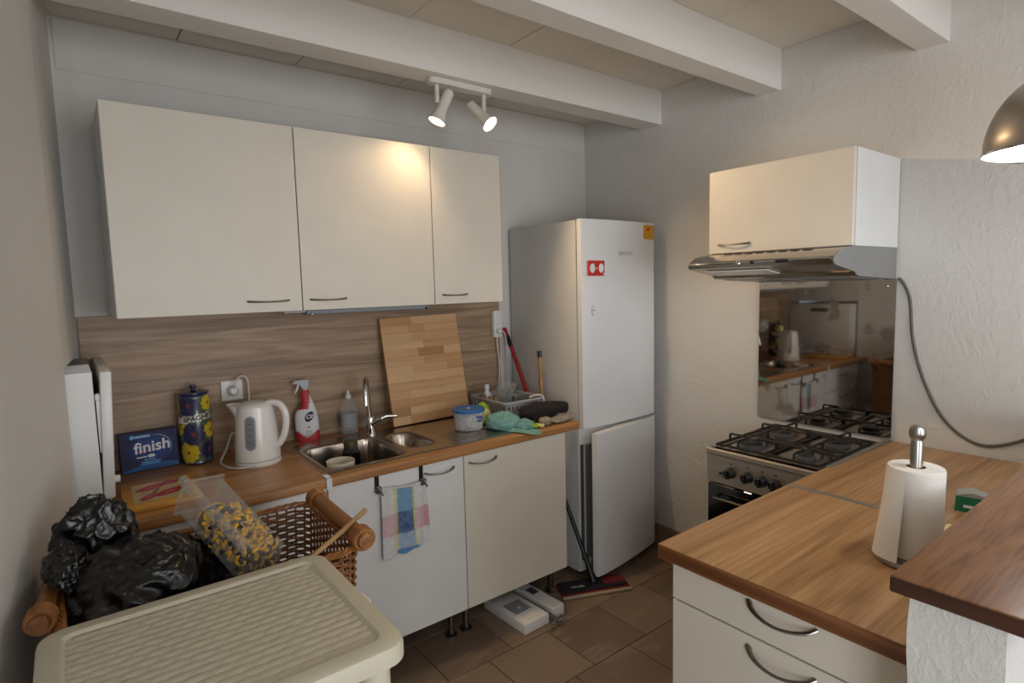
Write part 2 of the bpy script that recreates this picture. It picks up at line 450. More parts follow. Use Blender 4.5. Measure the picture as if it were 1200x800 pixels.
# ceiling boards between the beams
cl = struct('ceiling', B().box(-4.2, .2, YF - .15, YW + .15, 2.72, 2.80), 'ceiling_paint', 'white painted boarded ceiling')
BEAMS = [(-.558, -.43), (-1.247, -1.14), (-1.904, -1.80), (-2.60, -2.485), (-3.22, -3.11), (-3.88, -3.77), (-4.54, -4.43), (-5.2, -5.09)]
seams = [[-2.85, -2.3, -1.83, -1.33, -.82, -.33, 0], [-2.9, -2.56, -2.06, -1.57, -1.075, -.752, -.206, 0], [-3.1, -2.75, -2.2, -1.66, -1.1, -.535, 0]]
yprev = YW
for i, (yb, yr) in enumerate(BEAMS + [(YF, YF)]):
    sm = seams[i % 3] if i < 3 else [-3.7, -2.8, -2.2, -1.6, -1.0, -.5, 0]
    zz = 2.60 if i == 0 else ZC
    for xa, xb in zip(sm, sm[1:]):
        obj('ceiling_board', B().box(xa + .002, xb - .002, yr + .0, yprev - .0, zz + random.uniform(0, .003), 2.72, .002, 1), 'ceiling_paint', cl)
    yprev = yb
for i, (yb, yr) in enumerate(BEAMS):
    b = B(); n = 40
    xl = lwx(yb) + .0
    # hand-sawn beam: edges wander a little
    def fn(u, v, yb=yb, yr=yr, xl=xl, i=i):
        x = xl + (0 - xl) * u
        k = [(yb, 2.70), (yb, 2.467), (yr, 2.467), (yr, 2.70)][min(3, int(round(v * 3)))]
        d = .006 * noise.noise(Vector((x * 2.3, k[0] * 5 + i, k[1] * 3)))
        return (x, k[0] + d, k[1] + (.5 * d if k[1] < 2.6 else 0))
    b.grid(fn, n, 4)
    o = struct('trim_%d' % (i + 1), b, 'beam_paint', 'white painted ceiling beam')
# wall plate along the top of the back wall
struct('trim_20', B().box(-2.70, -.002, YW - .005, YW, 2.415, 2.598, .002, 1), 'plaster_smooth', 'white painted plate under the ceiling on the back wall')
struct('baseboard_right', B().box(-.012, 0, -1.25, YW, 0, .135, .003, 1), 'baseboard_tile', 'brown tiled skirting along the plaster wall')
# half wall that carries the bar
HW = (-1.65, 0, -2.488, -2.362)
b = B()
def rough_box(b, x0, x1, y0, y1, z0, z1, amp=.006, st=.03):
    nx, ny, nz = max(2, int((x1-x0)/st)), max(2, int((y1-y0)/st)), max(2, int((z1-z0)/st))
    def dsp(p):
        q = Vector(p); d = Vector((noise.noise(q*9), noise.noise(q*9+Vector((5, 1, 2))), 0)) * amp
        return q + d
    for fx in (x0, x1): b.grid(lambda u, v: dsp((fx, y0+(y1-y0)*u, z0+(z1-z0)*v)), ny, nz)
    for fy in (y0, y1): b.grid(lambda u, v: dsp((x0+(x1-x0)*u, fy, z0+(z1-z0)*v)), nx, nz)
    b.grid(lambda u, v: dsp((x0+(x1-x0)*u, y0+(y1-y0)*v, z1)), nx, ny)
rough_box(b, HW[0], HW[1] - .008, HW[2], HW[3], 0, 1.071)
struct('wall_half', b, 'plaster_rough', 'low rough plaster wall carrying the dark bar top', sharp=1.2)

# ------------------------------------------------------------------ back run: base cabinets, worktops, splashback
ZT = .896; TT = .038
YB = -.602
def handle_y(parent, xa, xb, y, z, out=.028, drop=-.01):
    return obj('handle', bow((xa, y, z), (xb, y, z), (0, -out, drop)), 'handle_steel', parent)
def base_cab(name, label, x0, x1, doors, cat='cabinet', face='white_neutral'):
    r = thing(name, label, cat, ((x0 + x1) / 2, -.3, 0))
    b = B(); zt = ZT - TT - .001; z0 = .157
    b.box(x0 + .002, x0 + .018, YB + .02, .025, z0, zt); b.box(x1 - .018, x1 - .002, YB + .02, .025, z0, zt)
    b.box(x0 + .018, x1 - .018, YB + .02, .025, z0, z0 + .016); b.box(x0 + .018, x1 - .018, .01, .025, z0 + .016, zt)
    obj('body', b, 'white_side', r)
    for (za, zb, hx0, hx1, hz, kind) in doors:
        d = obj(kind, B().box(x0 + .0025, x1 - .0025, YB, YB + .018, za, zb, .0015, 1), face, r)
        handle_y(d, hx0, hx1, YB, hz)
    for x in (x0 + .04, x1 - .04):
        for y in (YB + .09, -.05): obj('leg', B().lathe([(.028, 0), (.028, .008), (.014, .014), (.014, z0)], (x, y, 0), 14), 'handle_steel', r)
    return r
base_cab('base_cabinet', 'white base cabinet with single door beside the fridge', -1.4156, -.811, [(.152, .853, -1.389, -1.241, .818, 'door')], face='white_laminate')
base_cab('sink_cabinet', 'white base cabinet under the sink with a tea towel hanging on its door', -2.0181, -1.4156, [(.152, .853, -1.609, -1.468, .818, 'door')])
base_cab('drawer_cabinet', 'white drawer base cabinet behind the wicker basket', -2.62, -2.0181,
         [(.672, .853, -2.40, -2.25, .80, 'drawer'), (.415, .667, -2.40, -2.25, .615, 'drawer'), (.152, .41, -2.40, -2.25, .36, 'drawer')])

# sink cut-out geometry, shared by the worktop
SX0, SX1, SY0, SY1 = -2.003, -1.085, -.580, -.078
BOWL = (-1.982, -1.645, -.548, -.175, .15, .05)
SMALL = (-1.615, -1.462, -.50, -.195, .075, .07)
def top_profile(x0, x1, yf, holes, name, label, mt='worktop_wood', poly_left=None):
    r = thing(name, label, 'worktop', ((x0 + x1) / 2, -.3, ZT - TT))
    b = B(); z0, z1 = ZT - TT, ZT
    yc = yf + .03
    # rounded nosing
    R = .012; prof = [(yc, z0), (yf + R * .6, z0)]
    for k in range(7): a = -PI/2 - PI/2*k/6; prof.append((yf + R*.6 + R*.6*math.cos(a), z0 + R*.6 + R*.6*math.sin(a)))
    for k in range(7): a = PI - PI/2*k/6; prof.append((yf + R + R*math.cos(a), z1 - R + R*math.sin(a)))
    prof.append((yc, z1))
    if poly_left:
        xl0, xl1 = poly_left
        b.prism([(xl0, .03), (xl1, yc), (x1, yc), (x1, .03)], 'z', z0, z1)
        e = B().prism(prof, 'x', xl1, x1)
    else:
        xs = [x0] + ([holes[0], holes[1]] if holes else []) + [x1]
        if holes:
            b.box(x0, holes[0], yc, .03, z0, z1); b.box(holes[1], x1, yc, .03, z0, z1)
            b.box(holes[0], holes[1], yc, holes[2], z0, z1); b.box(holes[0], holes[1], holes[3], .03, z0, z1)
        else: b.box(x0, x1, yc, .03, z0, z1)
        e = B().prism(prof, 'x', x0, x1)
    obj('slab', b, mt, r)
    obj('front_edge', e, 'worktop_edge', r)
    return r
t1 = top_profile(-2.0175, -.735, -.622, (-1.990, -1.45, -.556, -.16), 'worktop', 'long wood-look worktop with the inset sink')
t2 = top_profile(-2.72, -2.0185, -.622, None, 'worktop', 'short wood-look worktop under the kettle', poly_left=(-2.7105, -2.76))
o = obj('joint_strip', B().box(-2.028, -2.008, -.6265, -.6225, ZT - TT - .004, ZT + .002).box(-2.028, -2.008, -.6265, -.575, ZT + .0005, ZT + .002), 'strap_white', t1)
o['label'] = 'white plastic joint strip'
sp = obj('splashback', B().box(-2.708, -.735, .031, YW - .0005, ZT + .0008, 1.5085, .001, 1), 'splash_wood')
tag(sp, 'brown wood-look splashback panel behind the worktop', 'splashback')

# sink: one pressed sheet (height field), drainer ridges on the right
def rr(x, y, bw):
    x0, x1, y0, y1, dep, rad = bw
    cx, cy = (x0+x1)/2, (y0+y1)/2; hx, hy = (x1-x0)/2 - rad, (y1-y0)/2 - rad
    dx, dy = max(abs(x-cx)-hx, 0), max(abs(y-cy)-hy, 0)
    return rad - math.hypot(dx, dy) if (dx or dy) else rad + min(hx - abs(x-cx), hy - abs(y-cy))
def ss(a, c, t): t = min(1, max(0, (t-a)/(c-a))); return t*t*(3-2*t)
def sink_h(x, y):
    z = ZT + .004
    d = min(x-SX0, SX1-x, y-SY0, SY1-y)
    z -= .0032 * (1 - ss(0, .008, d))
    for bw in (BOWL, SMALL):
        z -= bw[4] * ss(0, .022 if bw is BOWL else .03, rr(x, y, bw))
    if -1.425 < x < -1.10 and -.53 < y < -.12:
        w = ss(-1.425, -1.39, x) * (1 - ss(-1.13, -1.10, x)) * ss(-.53, -.51, y) * (1 - ss(-.14, -.12, y))
        z += w * (.0040 * (.5 + .5*math.cos(2*PI*y/.034))**2 - .0022)
    return z
r = thing('sink', 'stainless steel sink with one large bowl, half bowl and ribbed drainer', 'sink', (-1.54, -.33, ZT))
def lines(a, c, dens):
    return [a + (c-a)*i/dens for i in range(dens+1)]
xs = lines(SX0, SX1, 240); ys = lines(SY0, SY1, 130)
b = B(); g = [[b.v((x, y, sink_h(x, y))) for y in ys] for x in xs]
for i in range(len(xs)-1):
    for j in range(len(ys)-1): b.f([g[i][j], g[i+1][j], g[i+1][j+1], g[i][j+1]])
obj('basin', b, 'steel_sink', r, sharp=2)
obj('drain', B().lathe([(.0, .004), (.03, .004), (.038, .002), (.04, 0)], (-1.81, -.35, ZT + .004 - .15), 20), 'chrome', r)
obj('drain', B().lathe([(.0, .004), (.02, .004), (.028, .002), (.03, 0)], (-1.54, -.35, ZT + .004 - .075), 20), 'chrome', r)
# mixer tap
r = thing('mixer_tap', 'chrome mixer tap with a tall arched spout behind the sink', 'tap', (-1.63, -.128, ZT + .004))
tx, ty, tz = -1.63, -.128, ZT + .0035
obj('body', B().lathe([(.026, 0), (.026, .006), (.022, .01), (.021, .075), (.017, .085), (.0, .088)], (tx, ty, tz), 22), 'chrome', r)
obj('spout', B().tube([(tx-.004, ty, tz+.07), (tx-.008, ty, tz+.16), (tx-.012, ty-.002, tz+.235), (tx-.022, ty-.02, tz+.268), (tx-.042, ty-.055, tz+.268), (tx-.056, ty-.085, tz+.235), (tx-.062, ty-.1, tz+.16)], .0105, 12, 5), 'chrome', r)
obj('lever', B().tube([(tx+.005, ty-.01, tz+.05), (tx+.03, ty-.04, tz+.075), (tx+.055, ty-.055, tz+.088), (tx+.11, ty-.065, tz+.082)], [.019, .016, .010, .006], 12), 'chrome', r)

# ------------------------------------------------------------------ wall cabinets
YU = -.343; ZU0, ZU1 = 1.5104, 2.223
def wall_cab(x0, x1, h0, h1, label):
    r = thing('wall_cabinet', label, 'cabinet', ((x0+x1)/2, -.15, ZU0), 'white cabinets over the worktop')
    b = B(); yb = YW - .001; yf = YU + .021
    b.box(x0+.0015, x0+.0175, yf, yb, ZU0, ZU1); b.box(x1-.0175, x1-.0015, yf, yb, ZU0, ZU1)
    b.box(x0+.0175, x1-.0175, yf, yb, ZU0, ZU0+.016); b.box(x0+.0175, x1-.0175, yf, yb, ZU1-.016, ZU1)
    b.box(x0+.0175, x1-.0175, yb-.004, yb, ZU0+.016, ZU1-.016)
    obj('body', b, 'white_side', r)
    d = obj('door', B().box(x0+.002, x1-.002, YU, YU+.018, ZU0-.002, ZU1+.001, .0015, 1), 'white_laminate', r)
    handle_y(d, h0, h1, YU, 1.552, .022, -.004)
wall_cab(-2.607, -1.9847, -2.19, -2.04, 'white wall cabinet nearest the plaster side wall')
wall_cab(-1.9847, -1.3771, -1.953, -1.805, 'white wall cabinet directly below the spotlights, glowing warm')
wall_cab(-1.3771, -.983, -1.335, -1.2, 'narrow white wall cabinet beside the fridge')
r = thing('under_cabinet_lamp', 'slim grey strip lamp under the middle wall cabinet', 'lamp', (-1.7, -.29, 1.49))
obj('housing', B().box(-1.965, -1.40, -.325, -.25, 1.4895, 1.5098, .004, 1), 'strip_grey', r)
obj('bracket', B().box(-2.055, -1.967, -.325, -.29, 1.4985, 1.5098, .003, 1), 'grey_plastic', r)
obj('screw', B().sphere((-1.945, -.327, 1.492), .007, 8), 'chrome', r)
obj('screw', B().sphere((-1.415, -.327, 1.494), .006, 8), 'black_plastic', r)

# ------------------------------------------------------------------ fridge
FX0, FX1 = -.648, -.075
r = thing('fridge_freezer', 'tall white fridge-freezer in the corner with its freezer door ajar', 'fridge', (-.36, -.25, 0))
obj('body', B().box(FX0, FX1, -.523, .03, .035, 1.913, .006, 2), 'fridge_side', r)
for x in (FX0+.05, FX1-.05):
    for y in (-.47, -.03): obj('foot', B().cyl((x, y, 0), (x, y, .036), .018, n=12), 'black_plastic', r)
obj('door_seal', B().box(FX0+.012, FX1-.012, -.533, -.523, .84, 1.905), 'grey_plastic', r)
def bowed_door(b, x0, x1, yb, yf, z0, z1):
    poly = [(x0, yb), (x1, yb)]
    n = 10
    for k in range(n+1):
        t = k/n; x = x1 + (x0-x1)*t
        poly.append((x, yf + .012*(2*t-1)**2 + (.004 if k in (0, n) else 0)))
    b.prism(poly, 'z', z0, z1)
    return b
ud = obj('fridge_door', bowed_door(B(), FX0, FX1, -.533, -.580, .832, 1.915), 'white_gloss', r)
# freezer door swings on its right edge
hM = Matrix.Translation((FX1, -.533, 0)) @ Matrix.Rotation(math.radians(8.5), 4, 'Z') @ Matrix.Translation((-FX1, .533, 0))
fd = obj('freezer_door', bowed_door(BM(hM), FX0, FX1, -.533, -.580, .055, .818), 'white_gloss', r)
obj('door_lining', BM(hM).box(FX0+.03, FX1-.03, -.532, -.517, .09, .79, .004, 1), 'white_plastic', fd)
obj('freezer_frame', B().box(FX0+.002, FX1-.002, -.532, -.5235, .74, .836), 'white_plastic', r)
obj('freezer_seal', B().box(FX0+.014, FX0+.03, -.531, -.5235, .10, .74), 'dark_grey', r)
obj('drawer_front', B().box(FX0+.05, FX1-.03, -.5265, -.5235, .1, .73), 'galvanised', r)
def fy(x): t = (x-FX0)/(FX1-FX0); return -.580 + .012*(2*t-1)**2
o = obj('lettering', B().text('BOSCH', .026, lambda x, z: (-.318+x, fy(-.318+x)-.0008, 1.743+z)), 'print_grey', ud)
o['label'] = 'grey BOSCH lettering'
obj('emblem', B().tube([(-.375+.011*math.cos(a*PI/8), fy(-.375)-.0008, 1.743+.011*math.sin(a*PI/8)) for a in range(16)], .0013, 5, closed=True).box(-.377, -.373, fy(-.375)-.0012, fy(-.375)-.0004, 1.737, 1.749), 'print_grey', ud)
obj('badge', B().tube([(-.565+.022*math.cos(a), fy(-.57)-.0010, 1.447+.028*math.sin(a)) for a in [PI*.62+PI*.76*k/12 for k in range(13)]], .0016, 5).sphere((-.572, fy(-.57)-.001, 1.449), .005, 6), 'print_grey', ud)
# magnets
mg = thing('fridge_magnet', 'red square fridge magnet with two white ovals', 'magnet', (-.555, -.579, 1.63))
obj('plate', B().box(-.615, -.497, -.584, -.580+.004, 1.626, 1.704, .002, 1), 'red_label', mg)
for x in (-.588, -.524):
    obj('oval', B().lathe([(.018, 0), (.018, .0012)], (x, -.584, 1.665), 20, Matrix.Rotation(PI/2, 3, 'X'), sy=1.35), 'print_white', mg)
obj('print_mark', B().box(-.561, -.552, -.5848, -.584, 1.661, 1.668), 'print_white', mg)
obj('print_mark', B().box(-.508, -.5, -.5848, -.584, 1.63, 1.64), 'print_white', mg)
mg = thing('fridge_magnet', 'orange printed fridge magnet at the top corner of the fridge', 'magnet', (-.135, -.573, 1.82))
b = BM(rotm((-.135, -.5745, 1.862), 0, 0, .03)); b.box(-.043, .043, -.003, .001, -.038, .038, .001, 1)
obj('plate', b, 'orange_print', mg)
b = BM(rotm((-.135, -.5745, 1.862), 0, 0, .03)); b.box(-.02, .005, -.0038, -.003, .008, .024)
obj('print_mark', b, 'print_red', mg)

# ------------------------------------------------------------------ cabinet over the hood, hood, steel plate
HX = -.4285; HY0, HY1, HZ0, HZ1 = -1.7576, -1.1538, 1.7031, 2.0603
r = thing('hood_cabinet', 'short white wall cabinet above the cooker hood', 'cabinet', (-.2, -1.45, HZ0))
b = B(); xf = HX + .021
b.box(xf, -.006, HY0, HY0+.016, HZ0, HZ1); b.box(xf, -.006, HY1-.016, HY1, HZ0, HZ1)
b.box(xf, -.006, HY0+.016, HY1-.016, HZ0, HZ0+.016); b.box(xf, -.006, HY0+.016, HY1-.016, HZ1-.016, HZ1)
obj('body', b, 'white_side', r)
d = obj('door', B().box(HX, HX+.018, HY0+.002, HY1-.002, HZ0+.001, HZ1+.001, .0015, 1), 'white_laminate', r)
obj('handle', bow((HX, -1.205, 1.742), (HX, -1.352, 1.742), (-.022, 0, -.004)), 'handle_steel', d)
for z in (1.80, 1.925): obj('screw_cap', B().cyl((-.36, HY0+.001, z), (-.36, HY0-.0015, z), .006, n=12), 'white_plastic', r)
r = thing('cooker_hood', 'slim stainless steel cooker hood under the short cabinet', 'cooker hood', (-.3, -1.45, 1.573))
prof = [(-.012, 1.701), (-.43, 1.701), (-.50, 1.692), (-.535, 1.684), (-.572, 1.664), (-.584, 1.650), (-.578, 1.638), (-.562, 1.632), (-.437, 1.612), (-.405, 1.606), (-.388, 1.594), (-.37, 1.590), (-.012, 1.573)]
y0, y1 = HY0+.002, HY1-.002
obj('body', B().prism(prof, 'y', y0, y1), 'steel', r, sharp=.35)
obj('end_cap', B().prism([(x, z) for x, z in prof], 'y', y0-.003, y0-.0002), 'galvanised', r, sharp=.4)
obj('trim_bar', B().tube([(-.583, y0+.01, 1.655), (-.583, y1-.01, 1.655)], .005, 10), 'chrome', r)
for k in range(8):
    y = -1.27 - k*.048
    obj('vent_slot', B().box(-.497, -.475, y-.034, y, 1.6935, 1.697, .001, 1), 'handle_steel', r)
for ya, yb in ((y0+.03, y0+.28), (y0+.30, y1-.03)):
    obj('filter', B().prism([(-.355, 1.5893), (-.05, 1.5748), (-.05, 1.5715), (-.355, 1.586)], 'y', ya, yb), 'galvanised', r)
obj('lamp_cover', B().prism([(-.55, 1.627), (-.45, 1.611), (-.45, 1.607), (-.55, 1.622)], 'y', y1-.34, y1-.06), 'white_plastic', r)
for ya, yb in ((-1.462, -1.445), (-1.60, -1.548)):
    obj('switch', B().box(-.588, -.575, ya, yb, 1.6475, 1.659, .001, 1), 'black_plastic', r)
obj('switch_knob', B().sphere((-.583, -1.393, 1.652), .011, 8), 'chrome', r)
r = thing('steel_splash_plate', 'polished stained steel splash plate on the wall behind the cooker', 'splash plate', (-.01, -1.46, .88))
obj('plate', B().box(-.0125, -.0095, -1.762, -1.165, .9, 1.572), 'steel_mirror', r)
obj('backing', B().box(-.0095, -.0005, -1.755, -1.172, .905, 1.57), 'dark_grey', r)
for y in (-1.20, -1.727): obj('screw', B().sphere((-.0135, y, 1.545), .0065, 8, (.6, 1, 1)), 'chrome', r)
o = obj('hood_cable', B().tube([(-.012, -1.7695, 1.578), (-.007, -1.79, 1.548), (-.006, -1.812, 1.48), (-.006, -1.828, 1.318), (-.006, -1.876, 1.147), (-.006, -1.954, 1.001), (-.006, -2.065, .934), (-.0065, -2.189, .979), (-.0065, -2.275, 1.07), (-.0065, -2.325, 1.18), (-.0065, -2.40, 1.27)], .0055, 8, 6), 'cord_grey')
tag(o, 'grey cable looping down the plaster wall from the cooker hood', 'cable')

# ------------------------------------------------------------------ cooker
CY0, CY1 = -1.739, -1.262; CX = -.585; CZ = .874
r = thing('gas_cooker', 'stainless steel gas cooker with black knobs and four burners', 'cooker', (-.3, -1.5, 0))
obj('body', B().box(CX+.03, -.035, CY0, CY1, .04, CZ-.001), 'dark_grey', r)
for x in (CX+.06, -.08):
    for y in (CY0+.04, CY1-.04): obj('foot', B().cyl((x, y, 0), (x, y, .041), .02, n=12), 'black_plastic', r)
obj('control_panel', B().prism([(CX+.0295, .725), (CX-.002, .725), (CX-.006, .845), (CX-.012, .852), (CX-.012, .868), (CX-.004, CZ-.001), (CX+.0295, CZ-.001)], 'y', CY0, CY1), 'steel_brushed', r, sharp=.3)
# hob tray, a shallow pressed sheet
b = B()
def tray(u, v):
    x = CX-.004 + (-.03-CX+.004)*u; y = CY0 + (CY1-CY0)*v
    d = min(x-CX+.004, -.03-x, y-CY0, CY1-y)
    return (x, y, CZ + .008 - .010*ss(.012, .03, d) - .003*ss(0, -.004, d))
b.grid(tray, 60, 60)
b.box(CX-.004, -.03, CY0, CY1, CZ-.001, CZ+.0005)
hob = obj('hob_top', b, 'steel', r, sharp=1)
BURN = [(-.455, -1.385, .046), (-.455, -1.62, .030), (-.185, -1.385, .036), (-.185, -1.62, .042)]
for x, y, rad in BURN:
    q = obj('burner', B().lathe([(rad*1.2, 0), (rad*1.2, .006), (rad, .010), (rad, .016)], (x, y, CZ), 24), 'dark_grey', r)
    obj('burner_cap', B().lathe([(rad*.95, .016), (rad*1.0, .020), (rad*.9, .025), (0, .026)], (x, y, CZ), 24), 'black_enamel', q)
for ya, yb in ((CY0+.025, -1.505), (-1.496, CY1-.025)):
    b = B(); z0 = CZ+.010; xa, xb = CX+.03, -.06
    b.tube([(xa, ya, z0), (xb, ya, z0), (xb, yb, z0), (xa, yb, z0)], .0055, 8, closed=True)
    yc = (ya+yb)/2
    for x, y, rad in BURN:
        if not ya < y < yb: continue
        for dx, dy in ((1, 0), (-1, 0), (0, 1), (0, -1)):
            ex = (xb if x > -.3 else -.315) if dx > 0 else (xa if x < -.3 else -.325)
            ey = yb if dy > 0 else ya
            e = Vector((ex, y, z0)) if dx else Vector((x, ey, z0))
            tip = Vector((x + dx*rad*.55, y + dy*rad*.55, z0+.028))
            up = Vector((e.x, e.y, z0+.028))
            b.tube([e, up - Vector((0, 0, .008)), up + (tip-up)*.03 - Vector((0, 0, .002)), up + (tip-up)*.12, tip], .0052, 7)
    b.tube([(-.32, ya, z0), (-.32, yb, z0)], .0045, 8)
    obj('pan_support', b, 'black_enamel', r)
for i, y in enumerate((-1.374, -1.451, -1.513, -1.569, -1.66)):
    k = obj('knob', B().lathe([(.024, 0), (.022, .01), (.020, .028), (.017, .031), (0, .031)], (CX-.003, y, .783), 22, Matrix.Rotation(-PI/2, 3, 'Y')), 'black_plastic', r)
    obj('grip', B().box(CX-.043, CX-.02, y-.004, y+.004, .764, .802, .002, 1), 'black_plastic', k)
    obj('mark', B().cyl((CX-.0045, y, .822), (CX-.0062, y, .822), .004, n=10), 'print_black', r)
obj('print_mark', B().box(CX-.0045, CX-.001, -1.335, -1.32, .765, .777), 'print_black', r)
obj('print_mark', B().box(CX-.0045, CX-.001, -1.35, -1.305, .757, .7585), 'print_black', r)
dr = obj('oven_door', B().box(CX-.002, CX+.0295, CY0+.002, CY1-.002, .16, .719, .003, 1), 'oven_glass', r)
obj('door_handle', B().tube([(CX-.002, CY1-.05, .672), (CX-.034, CY1-.055, .672), (CX-.034, CY0+.055, .672), (CX-.002, CY0+.05, .672)], .011, 10, flat=.5), 'handle_steel', dr)
obj('drawer_panel', B().box(CX, CX+.0295, CY0+.002, CY1-.002, .045, .155, .003, 1), 'black_enamel', r)

# ------------------------------------------------------------------ peninsula
PZ = .890; PT = .038
PX, PJ, PY0, PY1 = -1.5351, -.8413, -2.352, -1.7435
r = thing('peninsula_worktop', 'outer wood-look worktop of the peninsula with the kitchen roll', 'worktop', (-1.2, -2.05, PZ-PT))
obj('slab', B().box(PX+.003, PJ-.001, PY0, PY1, PZ-PT, PZ), 'peninsula_wood', r)
obj('end_edge', B().box(PX, PX+.0029, PY0, PY1, PZ-PT, PZ, .001, 1), 'peninsula_edge', r)
r = thing('peninsula_worktop', 'wood-look worktop of the peninsula against the plaster wall by the cooker', 'worktop', (-.4, -2.05, PZ-PT))
obj('slab', B().box(PJ+.001, -.006, PY0, PY1, PZ-PT, PZ), 'peninsula_wood', r)
obj('joint_strip', B().box(PJ-.009, PJ+.009, PY0, PY1, PZ+.0003, PZ+.0025, .0008, 1), 'galvanised', r)['label'] = 'grey metal joint strip'
obj('side_strip', B().box(-.56, -.006, PY1-.016, PY1+.0025, PZ+.0003, PZ+.003, .0008, 1), 'galvanised', r)['label'] = 'grey metal edge strip beside the hob'
r = thing('peninsula_drawer_unit', 'white drawer unit at the end of the peninsula', 'cabinet', (-1.2, -2.05, 0))
obj('body', B().box(-1.478, -.86, -2.35, -1.765, .10, PZ-PT-.001), 'white_side', r)
for za, zb, kd in ((.738, .848, 'drawer'), (.44, .733, 'drawer'), (.145, .435, 'drawer')):
    d = obj(kd, B().box(-1.5, -1.4785, -2.349, -1.766, za, zb, .0015, 1), 'white_laminate', r)
    zc = zb - .024
    obj('handle', bow((-1.5, -1.985, zc), (-1.5, -2.145, zc), (-.032, 0, -.02), .006), 'handle_steel', d)
obj('plinth', B().box(-1.45, -.9, -2.34, -1.79, 0, .0995), 'white_side', r)
r = thing('peninsula_base_cabinet', 'white base cabinet of the peninsula beside the cooker', 'cabinet', (-.4, -2.05, 0))
obj('body', B().box(-.858, -.01, -2.35, -1.7655, .10, PZ-PT-.001), 'white_side', r)
obj('plinth', B().box(-.84, -.01, -2.34, -1.79, 0, .0995), 'white_side', r)
# bar top on the half wall
r = thing('bar_top', 'thick dark brown wooden bar top on the half wall', 'bar top', (-.9, -2.55, 1.072))
obj('slab', B().box(-1.707, -.006, -2.74, -2.349, 1.0725, 1.101, .004, 2), 'bar_wood', r)
obj('end_edge', B().box(-1.7105, -1.7072, -2.738, -2.351, 1.074, 1.0985, .002, 1), 'bar_edge', r)

# kitchen roll on its stand
KX, KY = -1.135, -2.204
r = thing('kitchen_roll_holder', 'brushed steel kitchen roll holder on the peninsula worktop', 'roll holder', (KX, KY, PZ))
obj('base', B().lathe([(.084, 0), (.087, .004), (.085, .014), (.066, .018), (0, .018)], (KX, KY, PZ+.0002), 32), 'holder_steel', r)
obj('rod', B().lathe([(.0135, .018), (.0135, .295), (.012, .301), (.0165, .308), (.0185, .319), (.016, .331), (.008, .337), (0, .338)], (KX, KY, PZ), 22), 'holder_steel', r)
r = thing('kitchen_roll', 'white roll of kitchen paper on the steel stand', 'paper roll', (KX, KY, PZ+.019))
b = B(); b.lathe([(.021, .019), (.059, .019), (.060, .021), (.060, .230), (.058, .235), (.021, .235), (.021, .019)], (KX, KY, PZ), 48, caps=False)
# loose end of the sheet hangs a little outside the roll
obj('paper', b, 'paper', r)
lf = math.atan2(-RT.y, -RT.x)
b = B(); b.grid(lambda u, v: (lambda th, R_: (KX + R_*math.cos(th), KY + R_*math.sin(th), PZ+.021+.212*v))(lf - 1.1 + 1.75*u, .0606 + .040*(1-v)**1.1*ss(0, .75, u)), 26, 12)
obj('loose_sheet', b, 'paper', r, sharp=2)
obj('core', B().lathe([(.0185, .0195), (.0208, .0195), (.0208, .2345), (.0185, .2345), (.0185, .0195)], (KX, KY, PZ), 24, caps=False), 'card', r)
# green packet and cream block behind the bar
r = thing('tea_packet', 'small green and silver packet on the peninsula worktop', 'packet', (-.66, -2.205, PZ))
M = rotm((-.66, -2.205, PZ), .25)
obj('carton', BM(M).prism([(-.042, .0), (.042, .0), (.040, .046), (-.040, .046)], 'x', -.03, .03), 'packet_green', r)
obj('foil_flap', BM(M).prism([(-.039, .0465), (.039, .0465), (.030, .052), (0, .060), (-.030, .052)], 'x', -.029, .031), 'packet_foil', r)
obj('print_line', BM(M).box(-.0315, -.0302, -.028, .022, .014, .022), 'print_white', r)
r = thing('butter_dish', 'small cream block behind the kitchen roll', 'block', (-.93, -2.235, PZ))
obj('block', B().box(-.97, -.885, -2.26, -2.205, PZ+.006, PZ+.024, .005, 2), 'cream_block', r)
obj('tray', B().box(-.975, -.88, -2.265, -2.2, PZ+.0005, PZ+.006, .002, 1), 'white_plastic', r)

# ------------------------------------------------------------------ pendant lamp over the bar
PC = Vector((-1.0, -2.43, 1.852))
r = thing('pendant_lamp', 'steel dome pendant lamp with white inside over the bar', 'lamp', (PC.x, PC.y, PC.z))
R0 = .158
prof = [(R0*1.02, 0), (R0, .006)] + [(R0*math.cos(a)**.9, .006+.17*math.sin(a)) for a in [PI/2*k/14 for k in range(1, 13)]] + [(.022, .178), (.022, .215), (0, .217)]
obj('shade', B().lathe(prof, PC, 48, caps=False), 'shade_steel', r)
obj('inner_shade', B().lathe([(R0*1.01, .0005)] + [(max(.02, (R0-.004)*math.cos(a)**.9), .003+.165*math.sin(a)) for a in [PI/2*k/14 for k in range(0, 13)]], PC, 48, caps=False), 'shade_inner', r)
obj('rim', B().tube([(PC.x+R0*1.02*math.cos(k*PI/24), PC.y+R0*1.02*math.sin(k*PI/24), PC.z) for k in range(48)], .0028, 8, closed=True), 'chrome', r)
obj('bulb', B().sphere(PC+Vector((0, 0, .06)), .04, 12), 'bulb_cool', r)
obj('socket', B().cyl(PC+Vector((0, 0, .095)), PC+Vector((0, 0, .17)), .019), 'white_plastic', r)
obj('cord', B().cyl(PC+Vector((0, 0, .21)), (PC.x, PC.y, 2.64), .0035, n=8), 'cord_white', r)
obj('ceiling_rose', B().lathe([(0, -.03), (.03, -.03), (.045, -.01), (.045, 0)], (PC.x, PC.y, 2.649), 20), 'white_plastic', r)
l = bpy.data.lights.new('pendant_light', 'POINT'); l.energy = 7; l.color = (.95, .98, 1); l.shadow_soft_size = .045
lo = bpy.data.objects.new('pendant_light', l); COL.objects.link(lo); lo.location = PC + Vector((0, 0, .005)); 

